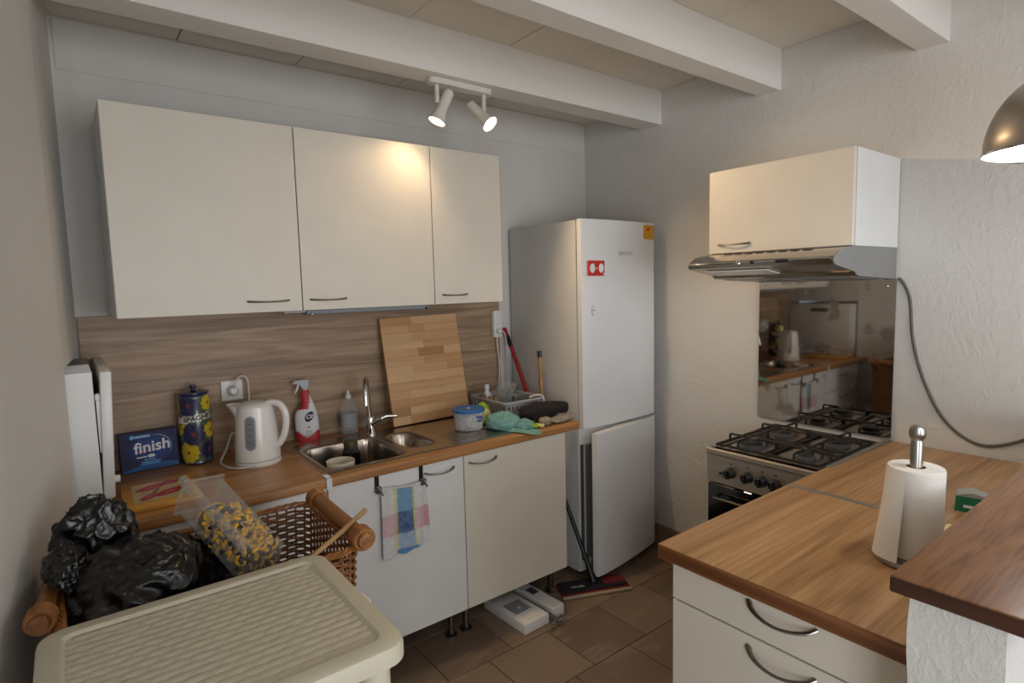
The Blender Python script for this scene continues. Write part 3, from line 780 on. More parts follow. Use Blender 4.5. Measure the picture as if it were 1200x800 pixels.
# ------------------------------------------------------------------ spotlights on the beam
r = thing('track_spotlight', 'white twin spotlight bar fixed under the ceiling beam, both lamps lit', 'spotlight', (-1.3, -.497, 2.46))
b = B(); poly = []
for k in range(9): a = PI/2+PI*k/8; poly.append((-1.435+.026*math.cos(a), -.497+.026*math.sin(a)))
for k in range(9): a = -PI/2+PI*k/8; poly.append((-1.165+.026*math.cos(a), -.497+.026*math.sin(a)))
b.prism(poly, 'z', 2.441, 2.4645); obj('bar', b, 'lamp_white', r, sharp=.9)
def spot(px, py, piv, d, power, size):
    d = Vector(d).normalized(); piv = Vector(piv)
    obj('arm', B().cyl((px, py, 2.4405), (px, py, piv.z-.005), .0095, n=12), 'lamp_white', r)
    q = d.to_track_quat('Z', 'Y').to_matrix()
    c = piv + d*.0
    hd = obj('head', B().lathe([(0, -.058), (.018, -.056), (.0225, -.05), (.0225, .025), (.026, .05), (.036, .082), (.0385, .09), (.036, .09), (.030, .072), (0, .068)], c, 30, q, caps=False), 'lamp_white', r)
    obj('bulb', B().lathe([(0, .088), (.02, .087), (.034, .083), (.0345, .08)], c, 26, q, caps=False), 'bulb_warm', hd)
    l = bpy.data.lights.new('spot_lamp', 'SPOT'); l.energy = power; l.color = (1, .70, .40); l.spot_size = size; l.spot_blend = .7; l.shadow_soft_size = .03
    lo = bpy.data.objects.new('spot_lamp', l); COL.objects.link(lo); lo.location = c + d*.095
    lo.rotation_euler = d.to_track_quat('-Z', 'Y').to_euler()
spot(-1.42, -.497, (-1.385, -.500, 2.372), (-.36, .10, -.80), 7, 2.1)
spot(-1.178, -.497, (-1.205, -.485, 2.366), (.30, -.66, -.72), 42, 2.2)

# ------------------------------------------------------------------ dishwasher in its niche
r = thing('tabletop_dishwasher', 'white tabletop dishwasher in the wall niche, its door ajar', 'dishwasher', (-2.9, -.25, ZT))
Y0, Y1 = -.515, .02
b = B(); b.box(-3.2, -2.692, Y0, Y0+.03, ZT+.01, 1.355); b.box(-3.2, -2.692, Y1-.03, Y1, ZT+.01, 1.355)
b.box(-3.2, -2.692, Y0+.03, Y1-.03, 1.325, 1.355); b.box(-3.2, -2.692, Y0+.03, Y1-.03, ZT+.01, ZT+.05); b.box(-3.2, -3.17, Y0+.03, Y1-.03, ZT+.05, 1.325)
obj('body', b, 'white_plastic', r)
for y in (Y0+.05, Y1-.05):
    for x in (-2.74, -3.14): obj('foot', B().cyl((x, y, ZT+.0005), (x, y, ZT+.0105), .015, n=10), 'black_plastic', r)
obj('kick_panel', B().box(-2.691, -2.668, Y0, Y1, ZT+.008, ZT+.052, .004, 1), 'white_plastic', r)
obj('warning_label', B().box(-2.6682, -2.6665, -.30, -.22, ZT+.022, ZT+.038), 'dark_grey', r)
M = rotm((-2.668, 0, ZT+.056), 0, 0, math.radians(2.6))
d = obj('door', BM(M).box(-.023, .008, Y0, Y1, 0, .402, .006, 2), 'white_plastic', r)
obj('door_handle', BM(M).box(.0082, .011, -.33, -.18, .335, .365, .001, 1), 'dark_grey', d)
obj('hinge_peg', BM(M).cyl((.0082, Y0+.02, .055), (.022, Y0+.02, .055), .012, n=12), 'white_plastic', d)
b = B()
for k in range(7):
    z = 1.24 - k*.045; b.tube([(-2.70, Y0+.05, z), (-2.70, Y1-.05, z)], .0035, 6)
for k in range(9):
    y = Y0+.05+k*.054; b.tube([(-2.70, y, .96), (-2.70, y, 1.245)], .003, 6)
obj('rack', b, 'white_plastic', r)['kind'] = 'stuff'
obj('rack_handle', B().box(-2.69, -2.675, Y0+.012, Y0+.03, 1.262, 1.285, .003, 1).box(-2.688, -2.676, Y0+.014, Y0+.03, 1.10, 1.262), 'white_plastic', r)

# ------------------------------------------------------------------ things on the short worktop
ZI = ZT + .0006
# dishwasher-tablet box
r = thing('tablet_box', 'dark blue finish dishwasher tablet box against the splashback', 'box', (-2.52, -.02, ZI))
M = rotm((-2.519, -.046, ZI+.0026), .03, -.05)
obj('carton', BM(M).box(-.097, .097, 0, .056, 0, .152, .001, 1), 'box_blue', r)
Mi = M.inverted()
def boxcol(co):
    q = Mi @ co; u = q.x/.097; v = q.z/.152
    w = .17 - .10*(u-.2)**2
    base = Vector((.006, .010, .07)).lerp(Vector((.015, .055, .24)), max(0, 1-((u-.1)**2*1.2+(v-.55)**2*5)))
    if v < w: return tuple(Vector((.02, .13, .36)).lerp(base, min(1, max(0, (w-v)*4))))
    if .86 < v < .92 and -.5 < u < .05: return (.25, .45, .7)
    return tuple(base)
b = BM(M); b.grid(lambda u, v: (-.0965+.193*u, -.0006, .001+.150*v), 70, 50); obj('front_print', b, 'carton_print', r, boxcol)
def onbox(dx, dz, lift=.0012, sl=.06): return lambda x, z: (dx+x, -lift, dz+z+sl*x)
obj('lettering', BM(M).text('finish', .060, onbox(.010, .092, .0018), .0012), 'print_white', r)['label'] = 'white finish lettering'
obj('underline', BM(M).prism([(-.045, .073), (.055, .078), (.056, .082), (-.046, .077)], 'y', -.0016, -.0008), 'print_red', r)
b = BM(M).tube([(.02+.055*math.cos(a), -.0012, .085+.052*math.sin(a)) for a in [1.7-2.3*k/14 for k in range(15)]], [.0008+.0022*math.sin(PI*k/14) for k in range(15)], 6, flat=.4)
obj('swoosh', b, 'print_white', r)
for z, x0, x1 in ((.052, -.045, -.012), (.040, -.02, .02), (.031, -.03, .035), (.024, -.035, .03)):
    obj('print_line', BM(M).box(x0, x1, -.0014, -.0008, z, z+.0045), 'print_sky' if z < .05 else 'print_white', r)
obj('tablet_picture', BM(M).lathe([(.013, 0), (.013, .0006)], (.004, -.0008, .056), 16, Matrix.Rotation(PI/2, 3, 'X'), sy=.5), 'print_white', r)
obj('seal', BM(M).lathe([(.008, 0), (.008, .0006)], (-.056, -.0008, .136), 16, Matrix.Rotation(PI/2, 3, 'X')), 'print_sky', r)

# spaghetti jar
JC = Vector((-2.352, -.036, ZI)); JR = .060
face = math.atan2(CAM.y-JC.y, CAM.x-JC.x)
r = thing('spaghetti_jar', 'hand painted ceramic spaghetti jar with blue and yellow flowers', 'jar', JC)
FL = [(-.024, .243, .040, 'b'), (-.010, .125, .041, 'b'), (-.033, .050, .038, 'y'), (.050, .055, .036, 'b'), (.058, .247, .030, 'y'), (.060, .135, .030, 'y'), (-.062, .15, .025, 'y'), (.11, .2, .035, 'b'), (-.1, .08, .035, 'b'), (.13, .09, .035, 'y'), (-.11, .24, .035, 'y')]
def jarcol(co):
    q = co - JC; th = (math.atan2(q.y, q.x) - face + PI) % (2*PI) - PI
    u = th*JR; z = q.z
    if z < .008 or z > .278: return (.015, .02, .09)
    if .176 < z - u*.12 < .203: return (.72, .70, .64)
    if .173 < z - u*.12 < .206: return (.05, .05, .06)
    n = noise.noise(Vector((u*70, z*70, 1)))
    for fu, fz, fr, c in FL:
        d = math.hypot(u-fu, z-fz); a = math.atan2(z-fz, u-fu)
        fr *= 1.12; rr_ = fr*(.84+.16*abs(math.cos(a*5)))
        if d < fr*.17: return (.22, .05, .02)
        if d < rr_:
            k = .7+.3*math.cos(a*10)+.2*n
            return (.018*k+.008, .020*k+.008, .11*k) if c == 'b' else (.62*(.8+.2*k), .46*(.8+.2*k), .02)
    g = .5+.5*n
    return (.015+.07*g, .05+.09*g, .03+.035*g)
prof = [(.054, 0), (.0595, .006)] + [(JR*(1+.035*math.cos((z-.12)*26)), z) for z in [.012+.262*k/44 for k in range(45)]] + [(.054, .282)]
obj('body', B().lathe(prof, JC, 120), 'jar_paint', r, jarcol)
obj('lid', B().lathe([(.056, .283), (.059, .286), (.059, .292), (.03, .299), (.0, .301)], JC, 32), 'jar_blue', r)
obj('lid_knob', B().lathe([(.007, .298), (.007, .305), (.013, .311), (.011, .32), (0, .323)], JC, 18), 'jar_blue', r)
def onjar(x, y): 
    th = face + (x+.006)/JR; R = JR*1.035+.0016
    return (JC.x+R*math.cos(th), JC.y+R*math.sin(th), JC.z+.1895+(x+.006)*.12+y)
obj('lettering', B().text('SPAGHETTI', .027, lambda x, y: onjar(x+.020, y), .0006), 'print_black', r)['label'] = 'black SPAGHETTI lettering'

# kettle
KC = Vector((-2.163, -.225, ZI))
r = thing('kettle', 'white plastic electric kettle plugged into the wall socket', 'kettle', KC)
rd = Vector((RT.x, RT.y, 0)).normalized(); fw = Vector((-FW.x, -FW.y, 0)).normalized()
obj('power_base', B().lathe([(.086, 0), (.088, .004), (.087, .016), (.083, .019), (0, .019)], KC, 40), 'kettle_white', r)
body = [(.080, .020), (.0855, .022), (.086, .03), (.0845, .07), (.081, .12), (.0765, .17), (.071, .215), (.067, .235)]
obj('body', B().lathe(body, KC, 44), 'kettle_white', r)
obj('lid', B().lathe([(.066, .2355), (.062, .242), (.045, .25), (.02, .254), (0, .2545)], KC, 36), 'kettle_white', r)
b = B(); n = 9
def spf(u, v):
    a = -.62+1.24*v; z = .165+.072*u
    out = .074+(.052*u**1.5)*max(0, math.cos(a*2.2))**1.2 - .012*u
    d = -rd*math.cos(a)*out + fw*math.sin(a)*out
    return KC + d + Vector((0, 0, z + .004*u*math.cos(a*2)))
b.grid(spf, 10, 17); obj('spout', b, 'kettle_white', r)
def K(o, z): return KC + rd*o + Vector((0, 0, z))
obj('handle', B().tube(catmull([K(.045, .240), K(.072, .246), K(.102, .236), K(.120, .205), K(.123, .165), K(.113, .115), K(.092, .078), K(.079, .07)], 4), .0135, 12), 'kettle_white', r)
# water window, curved on the body
wdir = (fw*math.cos(.12) + rd*math.sin(.12))
side = Vector((wdir.y, -wdir.x, 0)) * -1
def radz(z):
    for (r0, z0), (r1, z1) in zip(body, body[1:]):
        if z0 <= z <= z1: return r0+(r1-r0)*(z-z0)/(z1-z0)
    return .07
def win(hw, z0, z1, lift):
    def f(u, v):
        z = z0+(z1-z0)*v; w = hw
        e = min(z-z0, z1-z)
        if e < hw: w = math.sqrt(max(1e-6, hw*hw-(hw-e)**2))
        s = (2*u-1)*w; R = radz(z)+lift
        a = s/R
        return KC + wdir*R*math.cos(a) + side*R*math.sin(a) + Vector((0, 0, z))
    return f
obj('water_window_frame', B().grid(win(.0215, .068, .205, .0008), 9, 30), 'grey_plastic', r)
obj('water_window', B().grid(win(.0165, .074, .199, .0018), 9, 30), 'window_grey', r)
for z in (.10, .125, .15, .172):
    obj('level_mark', B().grid(win(.005, z, z+.004, .0026), 5, 5), 'print_black', r)
obj('seam_ring', B().tube([KC+Vector((.0868*math.cos(k*PI/20), .0868*math.sin(k*PI/20), .021)) for k in range(40)], .001, 5, closed=True), 'grey_plastic', r)
# its lead and plug
WP = Vector((-2.193, .031, 1.165))
obj('plug', B().lathe([(.022, 0), (.022, .012), (.019, .026), (.012, .034), (0, .035)], WP+Vector((0, -.0145, 0)), 20, Matrix.Rotation(PI/2, 3, 'X')), 'white_plastic', r)
obj('lead', B().tube([WP+Vector((0, -.045, .006)), WP+Vector((.006, -.052, .035)), WP+Vector((.03, -.045, .062)), WP+Vector((.055, -.035, .05)), WP+Vector((.062, -.03, .01)), WP+Vector((.058, -.03, -.08)), WP+Vector((.03, -.05, -.2)), (-2.215, -.035, .99), (-2.252, -.08, .935), (-2.285, -.13, ZI+.006), (-2.285, -.215, ZI+.005), (-2.258, -.275, ZI+.005), (-2.215, -.297, ZI+.006), (-2.19, -.31, ZI+.008)], .0042, 8, 6), 'cord_white', r)
r = thing('wall_socket', 'square white wall socket on the splashback', 'socket', (WP.x, .031, WP.z))
obj('plate', B().box(WP.x-.043, WP.x+.043, .0215, .0309, WP.z-.043, WP.z+.043, .002, 2), 'white_plastic', r)
obj('insert', B().lathe([(.026, 0), (.026, .003), (.023, .003)], (WP.x, .0214, WP.z), 24, Matrix.Rotation(PI/2, 3, 'X')), 'white_plastic', r)

# painted trivet
r = thing('painted_trivet', 'wooden framed tile with painted red peppers on the worktop', 'trivet', (-2.53, -.41, ZI))
M = rotm((-2.528, -.405, ZI), -.03)
obj('frame', BM(M).box(-.112, .112, -.145, .145, 0, .018, .004, 2), 'orange_wood', r)
Mi2 = M.inverted()
def trcol(co):
    q = Mi2 @ co; u = q.x/.085; v = q.y/.115
    n = noise.noise(Vector((u*3, v*3, 4)))*.25
    for cu, cv, ang, L, Wd in ((-.25, .45, .5, .62, .24), (.3, -.3, .55, .6, .26), (.35, .65, .3, .4, .2), (-.45, -.5, .9, .4, .2)):
        du, dv = u-cu, v-cv; a = du*math.cos(ang)+dv*math.sin(ang); c = -du*math.sin(ang)+dv*math.cos(ang)
        e = (a/L)**2+((c+.12*a)/Wd)**2
        if e < .15: return (.65, .10, .06)
        if e < 1: return (.42+n*.3, .02, .02)
        if abs(c-.1) < .06 and L < a < L+.4: return (.06, .12, .03)
    return (.62+n*.3, .45+n*.3, .18) if n > -.05 else (.5, .5, .25)
b = BM(M); b.grid(lambda u, v: (-.083+.166*u, -.108+.216*v, .0192), 50, 60); obj('tile', b, 'trivet_paint', r, trcol)

# ------------------------------------------------------------------ bottles by the sink
r = thing('spray_cleaner', 'white and red Cif spray bottle with grey trigger', 'spray bottle', (-1.893, -.045, ZI))
M = rotm((-1.893, -.024, ZI), -.30)
k = .000425
rows = [(0, -112, 118), (8, -116, 121), (105, -125, 120), (235, -130, 115), (300, -124, 106), (335, -110, 98), (358, -80, 92), (385, -58, 84), (425, -46, 70), (470, -50, 50), (505, -58, 40), (530, -52, 34), (560, -45, 27)]
def ring(b, z, x0, x1, dp, n=36, ex=.7):
    cx, w = (x0+x1)/2, (x1-x0)/2; out = []
    for i in range(n):
        a = 2*PI*i/n; c, s_ = math.cos(a), math.sin(a)
        out.append(b.v((cx+w*math.copysign(abs(c)**ex, c), dp*math.copysign(abs(s_)**ex, s_), z)))
    return out
b = BM(M); prev = None; fine = []
for (z0, a0, c0), (z1, a1, c1) in zip(rows, rows[1:]):
    for j in range(6): t = j/6; fine.append((z0+(z1-z0)*t, a0+(a1-a0)*t, c0+(c1-c0)*t))
fine.append(rows[-1])
for i, (z, a, c) in enumerate(fine):
    dp = .024 if z < 330 else .024-.009*min(1, (z-330)/130)
    g = ring(b, z*k, a*k, c*k, dp)
    if prev:
        for q in range(36): b.f([prev[q], prev[(q+1) % 36], g[(q+1) % 36], g[q]])
    else: b.f(g[::-1])
    prev = g
b.f(prev)
Mi3 = M.inverted()
def cifcol(co):
    q = Mi3 @ co; x, z = q.x/k, q.z/k
    if z < 115-(62 if abs(x) < 90 else 0)*math.cos(min(1, abs(x)/90)*PI/2) or z < 40: return (.42, .02, .02)
    if z > 352 and (x+85)**2 + (z-330)**2 > 0 and x < 34 - max(0, (430-z))*.35: return (.45, .025, .02)
    return (.68, .68, .70)
obj('bottle', b, 'box_print', r, cifcol)
obj('collar', BM(M).cyl((-9*k, 0, 560*k), (-9*k, 0, 590*k), .0135, n=20), 'trigger_grey', r)
b = BM(M); b.prism([(-46*k, 590*k), (30*k, 590*k), (34*k, 640*k), (36*k, 668*k), (20*k, 674*k), (-110*k, 664*k), (-126*k, 650*k), (-122*k, 632*k), (-70*k, 630*k), (-50*k, 612*k)], 'y', -.011, .011)
obj('spray_head', b, 'trigger_grey', r)
b = BM(M); b.prism([(-78*k, 634*k), (-62*k, 632*k), (-68*k, 590*k), (-88*k, 552*k), (-104*k, 524*k), (-110*k, 530*k), (-96*k, 572*k), (-84*k, 604*k)], 'y', -.006, .006)
obj('trigger', b, 'white_plastic', r)
em = (22*k, 272*k)
def el(w, h, y0, y1, dx=0, dz=0):
    n = 28; t = -.5
    P = [(em[0]+dx+w*math.cos(a)*math.cos(t)-h*math.sin(a)*math.sin(t)*-1*0 + h*math.sin(a)*.35, em[1]+dz+h*math.sin(a)) for a in [2*PI*i/n for i in range(n)]]
    return BM(M).prism(P, 'y', y0, y1)
o = obj('emblem', el(.0215, .0235, -.0256, -.0235), 'print_black', r)
obj('lettering', BM(M).text('Cif', .026, lambda x, z: (em[0]+x+.001+z*.2, -.0264, em[1]+z+x*.15), .0007), 'print_white', o)['label'] = 'white Cif lettering'
obj('small_print', BM(M).box(0, 20*k, -.0252, -.0238, 150*k, 166*k), 'print_red', r)
obj('small_print', BM(M).box(-20*k, 42*k, -.0252, -.0238, 112*k, 118*k), 'print_grey', r)
obj('small_print', BM(M).box(-14*k, 46*k, -.0252, -.0238, 98*k, 104*k), 'print_grey', r)
for x in (-6, 36): obj('symbol', BM(M).tube([((x+14*math.cos(a))*k, -.0248, (72+14*math.sin(a))*k) for a in [2*PI*i/14 for i in range(14)]], .0012, 5, closed=True), 'print_green', r)

r = thing('soap_bottle', 'clear washing-up liquid bottle with white cap behind the sink', 'bottle', (-1.70, -.045, ZI))
c = Vector((-1.695, -.03, ZI))
obj('bottle', B().lathe([(.030, 0), (.035, .005), (.036, .06), (.036, .11), (.032, .135), (.018, .155), (.012, .165), (.012, .172)], c, 28, sx=1.15, sy=.8), 'soap_plastic', r)
obj('label', B().lathe([(.0368, .035), (.0370, .10)], c, 28, sx=1.15, sy=.8, caps=False), 'print_grey', r)
obj('liquid', B().lathe([(.0, .004), (.033, .006), (.034, .06), (.0, .06)], c, 24, sx=1.12, sy=.76, caps=False), 'soap_plastic', r)
obj('cap', B().lathe([(.0135, .170), (.0135, .185), (.009, .192), (.005, .205), (.006, .212), (.0, .214)], c, 18), 'white_plastic', r)

# in the bowl
SB = ZT + .004 - .15 + .001
r = thing('cream_mug', 'cream ceramic mug with yellow flowers standing in the sink', 'mug', (-1.915, -.42, SB))
c = Vector((-1.909, -.458, SB))
obj('bowl', B().lathe([(.04, 0), (.044, .004), (.053, .06), (.056, .152), (.054, .152), (.050, .06), (.041, .01), (0, .008)], c, 32, caps=False), 'cream_ceramic', r)
for a, z in ((-1.9, .115), (-1.4, .105), (-2.4, .105), (-.9, .115)):
    rr0 = .0545
    obj('flower', B().sphere(c+Vector((rr0*math.cos(a), rr0*math.sin(a), z)), .009, 6), 'yellow_spot', r)
r = thing('dark_jar', 'dark glass jar with olive lid standing in the sink', 'jar', (-1.80, -.33, SB))
c = Vector((-1.815, -.335, SB+.0032))
obj('glass', B().lathe([(.036, 0), (.039, .006), (.039, .142), (.03, .155), (.028, .16)], c, 28), 'dark_jar', r)
obj('lid', B().lathe([(.029, .1605), (.030, .163), (.030, .187), (.027, .189), (0, .189)], c, 26), 'olive_lid', r)
obj('print_mark', B().tube([c+Vector((.0395*math.cos(-2.1+.25*math.cos(t)), .0395*math.sin(-2.1+.25*math.cos(t)), .08+.022*math.sin(t))) for t in [2*PI*i/16 for i in range(16)]], .0012, 5, closed=True), 'print_grey', r)

# ------------------------------------------------------------------ butcher-block board leaning on the splashback
r = thing('chopping_board', 'large butcher-block chopping board leaning on the splashback', 'chopping board', (-1.27, -.1, ZT+.004))
BW, BH, BT = .448, .545, .028
ang = math.asin(.105/BH)
M = Matrix.Translation((-1.272, -.102, ZT+.0112)) @ Matrix.Rotation(-.010, 4, 'Y') @ Matrix.Rotation(-ang, 4, 'X')
obj('core', BM(M).box(-BW/2+.003, BW/2-.003, .004, BT, .003, BH-.003), 'board_stave2', r)
rnd = random.Random(3); z = 0; nr = 13
for i in range(nr):
    z0, z1 = BH*i/nr, BH*(i+1)/nr; x = -BW/2; first = True
    while x < BW/2 - .001:
        L = rnd.uniform(.09, .30) if not first else rnd.uniform(.05, .25); first = False
        x1 = x+L
        if BW/2-x1 < .05: x1 = BW/2
        obj('stave', BM(M).box(x+.0003, x1-.0003, -rnd.uniform(0, .0004), .0055, z0+.0002, z1-.0002, .0004, 1), 'board_stave%d' % rnd.choice((0, 0, 1, 1, 1, 3, 3, 2)), r)
        x = x1

# tub with the blue lid
r = thing('tablet_tub', 'round clear tub with blue lid on the drainer', 'tub', (-1.235, -.37, ZT+.007))
c = Vector((-1.232, -.372, ZT+.0065))
obj('tub', B().lathe([(.066, 0), (.068, .003), (.075, .092), (.0735, .092), (.0665, .005), (0, .004)], c, 40, caps=False), 'tub_plastic', r)
obj('lid', B().lathe([(.0775, .086), (.079, .089), (.079, .098), (.074, .101), (.066, .099), (0, .099)], c, 40), 'blue_lid', r)
obj('lid_dot', B().lathe([(.009, .0995), (.009, .1012), (0, .1012)], c, 16), 'print_white', r)
b = B(); rnd = random.Random(5)
for i in range(150):
    R = .060*math.sqrt(rnd.random()); a = rnd.uniform(0, 2*PI); z = rnd.uniform(.012, .072)
    b.M = Matrix.Translation(c+Vector((R*math.cos(a), R*math.sin(a), z))) @ Matrix.Rotation(rnd.uniform(0, 3), 4, (rnd.random(), rnd.random(), .3))
    b.box(-.009, .009, -.007, .007, -.004, .004)
obj('tablets', b, 'tab_white', r)['kind'] = 'stuff'
for dz, wd in ((.06, .018), (.042, .014), (.05, .006)):
    a0 = -1.35+.25*(dz == .05)
    obj('print_mark', B().grid(lambda u, v: (c.x+(.0735)*math.cos(a0+(u-.5)*wd/.037), c.y+.0735*math.sin(a0+(u-.5)*wd/.037), c.z+dz+.011*v), 6, 3), 'blue_print', r)

# sponges, cloths
def blob(c, rad, amp, freq, seed, rz=0, n=26, base=None, shape=None):
    M = rotm(Vector(c), rz); b = B(); ph = Vector((seed*3.1, seed*1.7, seed))
    zb = base if base is not None else c[2]-rad[2]
    def fn(u, v):
        th = 2*PI*u; ph_ = PI*v
        d = Vector((math.sin(ph_)*math.cos(th), math.sin(ph_)*math.sin(th), -math.cos(ph_)))
        w = 1 + amp*noise.noise(d*freq+ph) + amp*.6*(abs(noise.noise(d*freq*2.2+ph))-.3)
        if shape: w *= shape(d)
        p = M @ Vector((d.x*rad[0]*w, d.y*rad[1]*w, d.z*rad[2]*w))
        p.z = max(p.z, zb + .0004*math.cos(th*3))
        return p
    b.grid(fn, n*2, n, wrap=True)
    return b
r = thing('sponge_pack', 'yellow and lime sponge pack behind the blue-lidded tub', 'sponge', (-1.135, -.33, ZT+.005))
obj('sponge', blob((-1.122, -.325, ZT+.045), (.045, .03, .042), .12, 1.5, 2, -.3, base=ZT+.005), 'sponge_yellow', r)
obj('scourer', blob((-1.105, -.30, ZT+.055), (.04, .022, .05), .15, 1.6, 4, -.3, base=ZT+.0055), 'lime', r)
obj('green_band', blob((-1.122, -.331, ZT+.025), (.046, .031, .018), .1, 1.6, 6, -.3, base=ZT+.0055), 'lime', r)
r = thing('teal_cloth', 'crumpled teal dishcloth hanging over the worktop edge', 'cloth', (-1.08, -.52, ZT+.005))
b = B()
def teal(u, v):
    x = -1.19 + .20*u; y = -.41 - .255*v
    k_ = (1-v)**.55
    xm = -1.09 + .055*v
    x = xm + (x+1.09)*(.15+.85*k_)
    hp = .030*math.exp(-((u-.48)/.36)**4)*ss(0, .10, v)*(1-ss(.30, .80, v))*ss(0, .13, u)*ss(0, .13, 1-u)
    w = .5+.5*math.sin(u*19+v*8+2*noise.noise(Vector((u*3, v*3, 0))))
    z = ZT+.0055 + hp*(.72+.35*w+.25*noise.noise(Vector((u*5, v*5, 7)))) + .004*ss(0, .1, v)*w
    if y < -.60: z -= max(0, -.60-y)*.16
    return (x, y, z)
b.grid(teal, 60, 60); obj('corner', b, 'cloth_teal', r, sharp=3)
obj('heap', blob((-1.105, -.478, ZT+.036), (.082, .070, .052), .16, 2.2, 31, -.5, n=34, base=ZT+.0062, shape=lambda d: 1-.18*max(0, -d.y)*max(0, d.z)), 'cloth_teal', r, sharp=2)
obj('fold', blob((-1.03, -.545, ZT+.022), (.05, .052, .026), .3, 2.4, 17, -.7, n=26, base=ZT+.0062), 'cloth_teal', r, sharp=2)
obj('green_lining', BM(rotm((-1.005, -.585, ZT+.022), -.5, .1, .3)).box(-.035, .02, -.02, .02, -.006, .006, .005, 2), 'lime', r)
r = thing('dark_cloth', 'rolled black towel lying by the dish basket', 'towel', (-.87, -.45, ZT))
obj('roll', blob((-.88, -.485, ZT+.055), (.115, .062, .042), .22, 1.9, 9, -.12, base=ZT+.02), 'cloth_dark', r)
obj('rolled_end', B().tube([(-.86, -.46, ZT+.055), (-.80, -.475, ZT+.062), (-.74, -.50, ZT+.058), (-.715, -.51, ZT+.054)], [.030, .032, .031, .027], 16, 4), 'cloth_dark', r, sharp=1.2)
r = thing('work_gloves', 'pair of grey work gloves under the black towel', 'gloves', (-.82, -.56, ZT))
obj('glove', blob((-.80, -.555, ZT+.016), (.085, .035, .016), .25, 2.0, 12, .12, base=ZT+.0007), 'cloth_grey', r)
obj('cuff', blob((-.91, -.565, ZT+.022), (.035, .03, .022), .25, 2.2, 15, .3, base=ZT+.0008), 'cloth_grey', r)
obj('finger', B().tube([(-.95, -.60, ZT+.012), (-.97, -.585, ZT+.016), (-.965, -.56, ZT+.013)], .009, 8, 4), 'sponge_yellow', r)

# dish basket
r = thing('dish_basket', 'grey plastic dish basket at the fridge end of the worktop', 'basket', (-.905, -.245, ZT))
X0, X1, Y0, Y1 = -1.035, -.775, -.41, -.085
b = B(); H = .10; tp = .018
def wall(p0, p1, q0, q1, slots):
    # slotted side from bottom edge p0-p1 to top edge q0-q1
    p0, p1, q0, q1 = map(Vector, (p0, p1, q0, q1))
    for i in range(slots*2+1):
        u0, u1 = i/(slots*2+1), (i+1)/(slots*2+1)
        for v0, v1 in ((0, .3), (.3, .8), (.8, 1)):
            if i % 2 == 1 and v0 == .3: continue
            P = [(p0+(p1-p0)*u)*(1-v)+(q0+(q1-q0)*u)*v for u, v in ((u0, v0), (u1, v0), (u1, v1), (u0, v1))]
            b.f([b.v(x) for x in P])
zb, zt = ZT+.002, ZT+H
c4 = [(X0+tp, Y0+tp), (X1-tp, Y0+tp), (X1-tp, Y1-tp), (X0+tp, Y1-tp)]; d4 = [(X0, Y0), (X1, Y0), (X1, Y1), (X0, Y1)]
for i in range(4):
    j = (i+1) % 4
    wall((*c4[i], zb), (*c4[j], zb), (*d4[i], zt), (*d4[j], zt), 9)
b.f([b.v((*p, zb)) for p in c4])
o = obj('crate', b, 'grey_plastic', r, flat=True)
md = o.modifiers.new('thickness', 'SOLIDIFY'); md.thickness = .003
obj('rim', B().tube([(X0+.012, Y0, zt), (X1-.012, Y0, zt), (X1, Y0+.012, zt), (X1, Y1-.012, zt), (X1-.012, Y1, zt), (X0+.012, Y1, zt), (X0, Y1-.012, zt), (X0, Y0+.012, zt)], .008, 8, closed=True), 'grey_plastic', r)
r = thing('measuring_jug', 'clear plastic measuring jug lying in the dish basket', 'jug', (-.90, -.22, ZT+.01))
q = (Vector((.75, -.25, .45))).normalized().to_track_quat('Z', 'Y').to_matrix()
M = Matrix.Translation((-.95, -.21, ZT+.085)) @ q.to_4x4()
obj('cup', BM(Matrix.Translation((-.915, -.215, ZT+.065)) @ Matrix.Rotation(.35, 4, 'Y')).lathe([(.040, 0), (.043, .004), (.054, .115), (.0525, .115), (.042, .007), (0, .006)], (0, 0, 0), 32, caps=False), 'clear_plastic', r)
r = thing('soap_pump', 'small white plastic bottle in the dish basket', 'bottle', (-.905, -.16, ZT+.01))
obj('bottle', B().lathe([(.022, 0), (.024, .004), (.024, .10), (.012, .118), (.012, .125)], (-.955, -.135, ZT+.006), 18), 'white_plastic', r)
obj('cap', B().lathe([(.014, .1255), (.014, .15), (.010, .154), (0, .154)], (-.955, -.135, ZT+.006), 18), 'white_plastic', r)
r = thing('plastic_dish', 'oval clear dish resting in the dish basket', 'dish', (-.84, -.27, ZT+.06))
M = rotm((-.835, -.31, ZT+.066), -.4, .15)
obj('dish', BM(M).lathe([(.03, 0), (.036, .004), (.05, .045), (.053, .046), (.051, .043), (.034, .006), (0, .005)], (0, 0, 0), 30, sx=1.2, sy=.75, caps=False), 'clear_plastic', r)
obj('sponge_pad', BM(M).lathe([(.034, .02), (.034, .032), (0, .034)], (0, 0, 0), 22, sx=1.2, sy=.75), 'dark_grey', r)
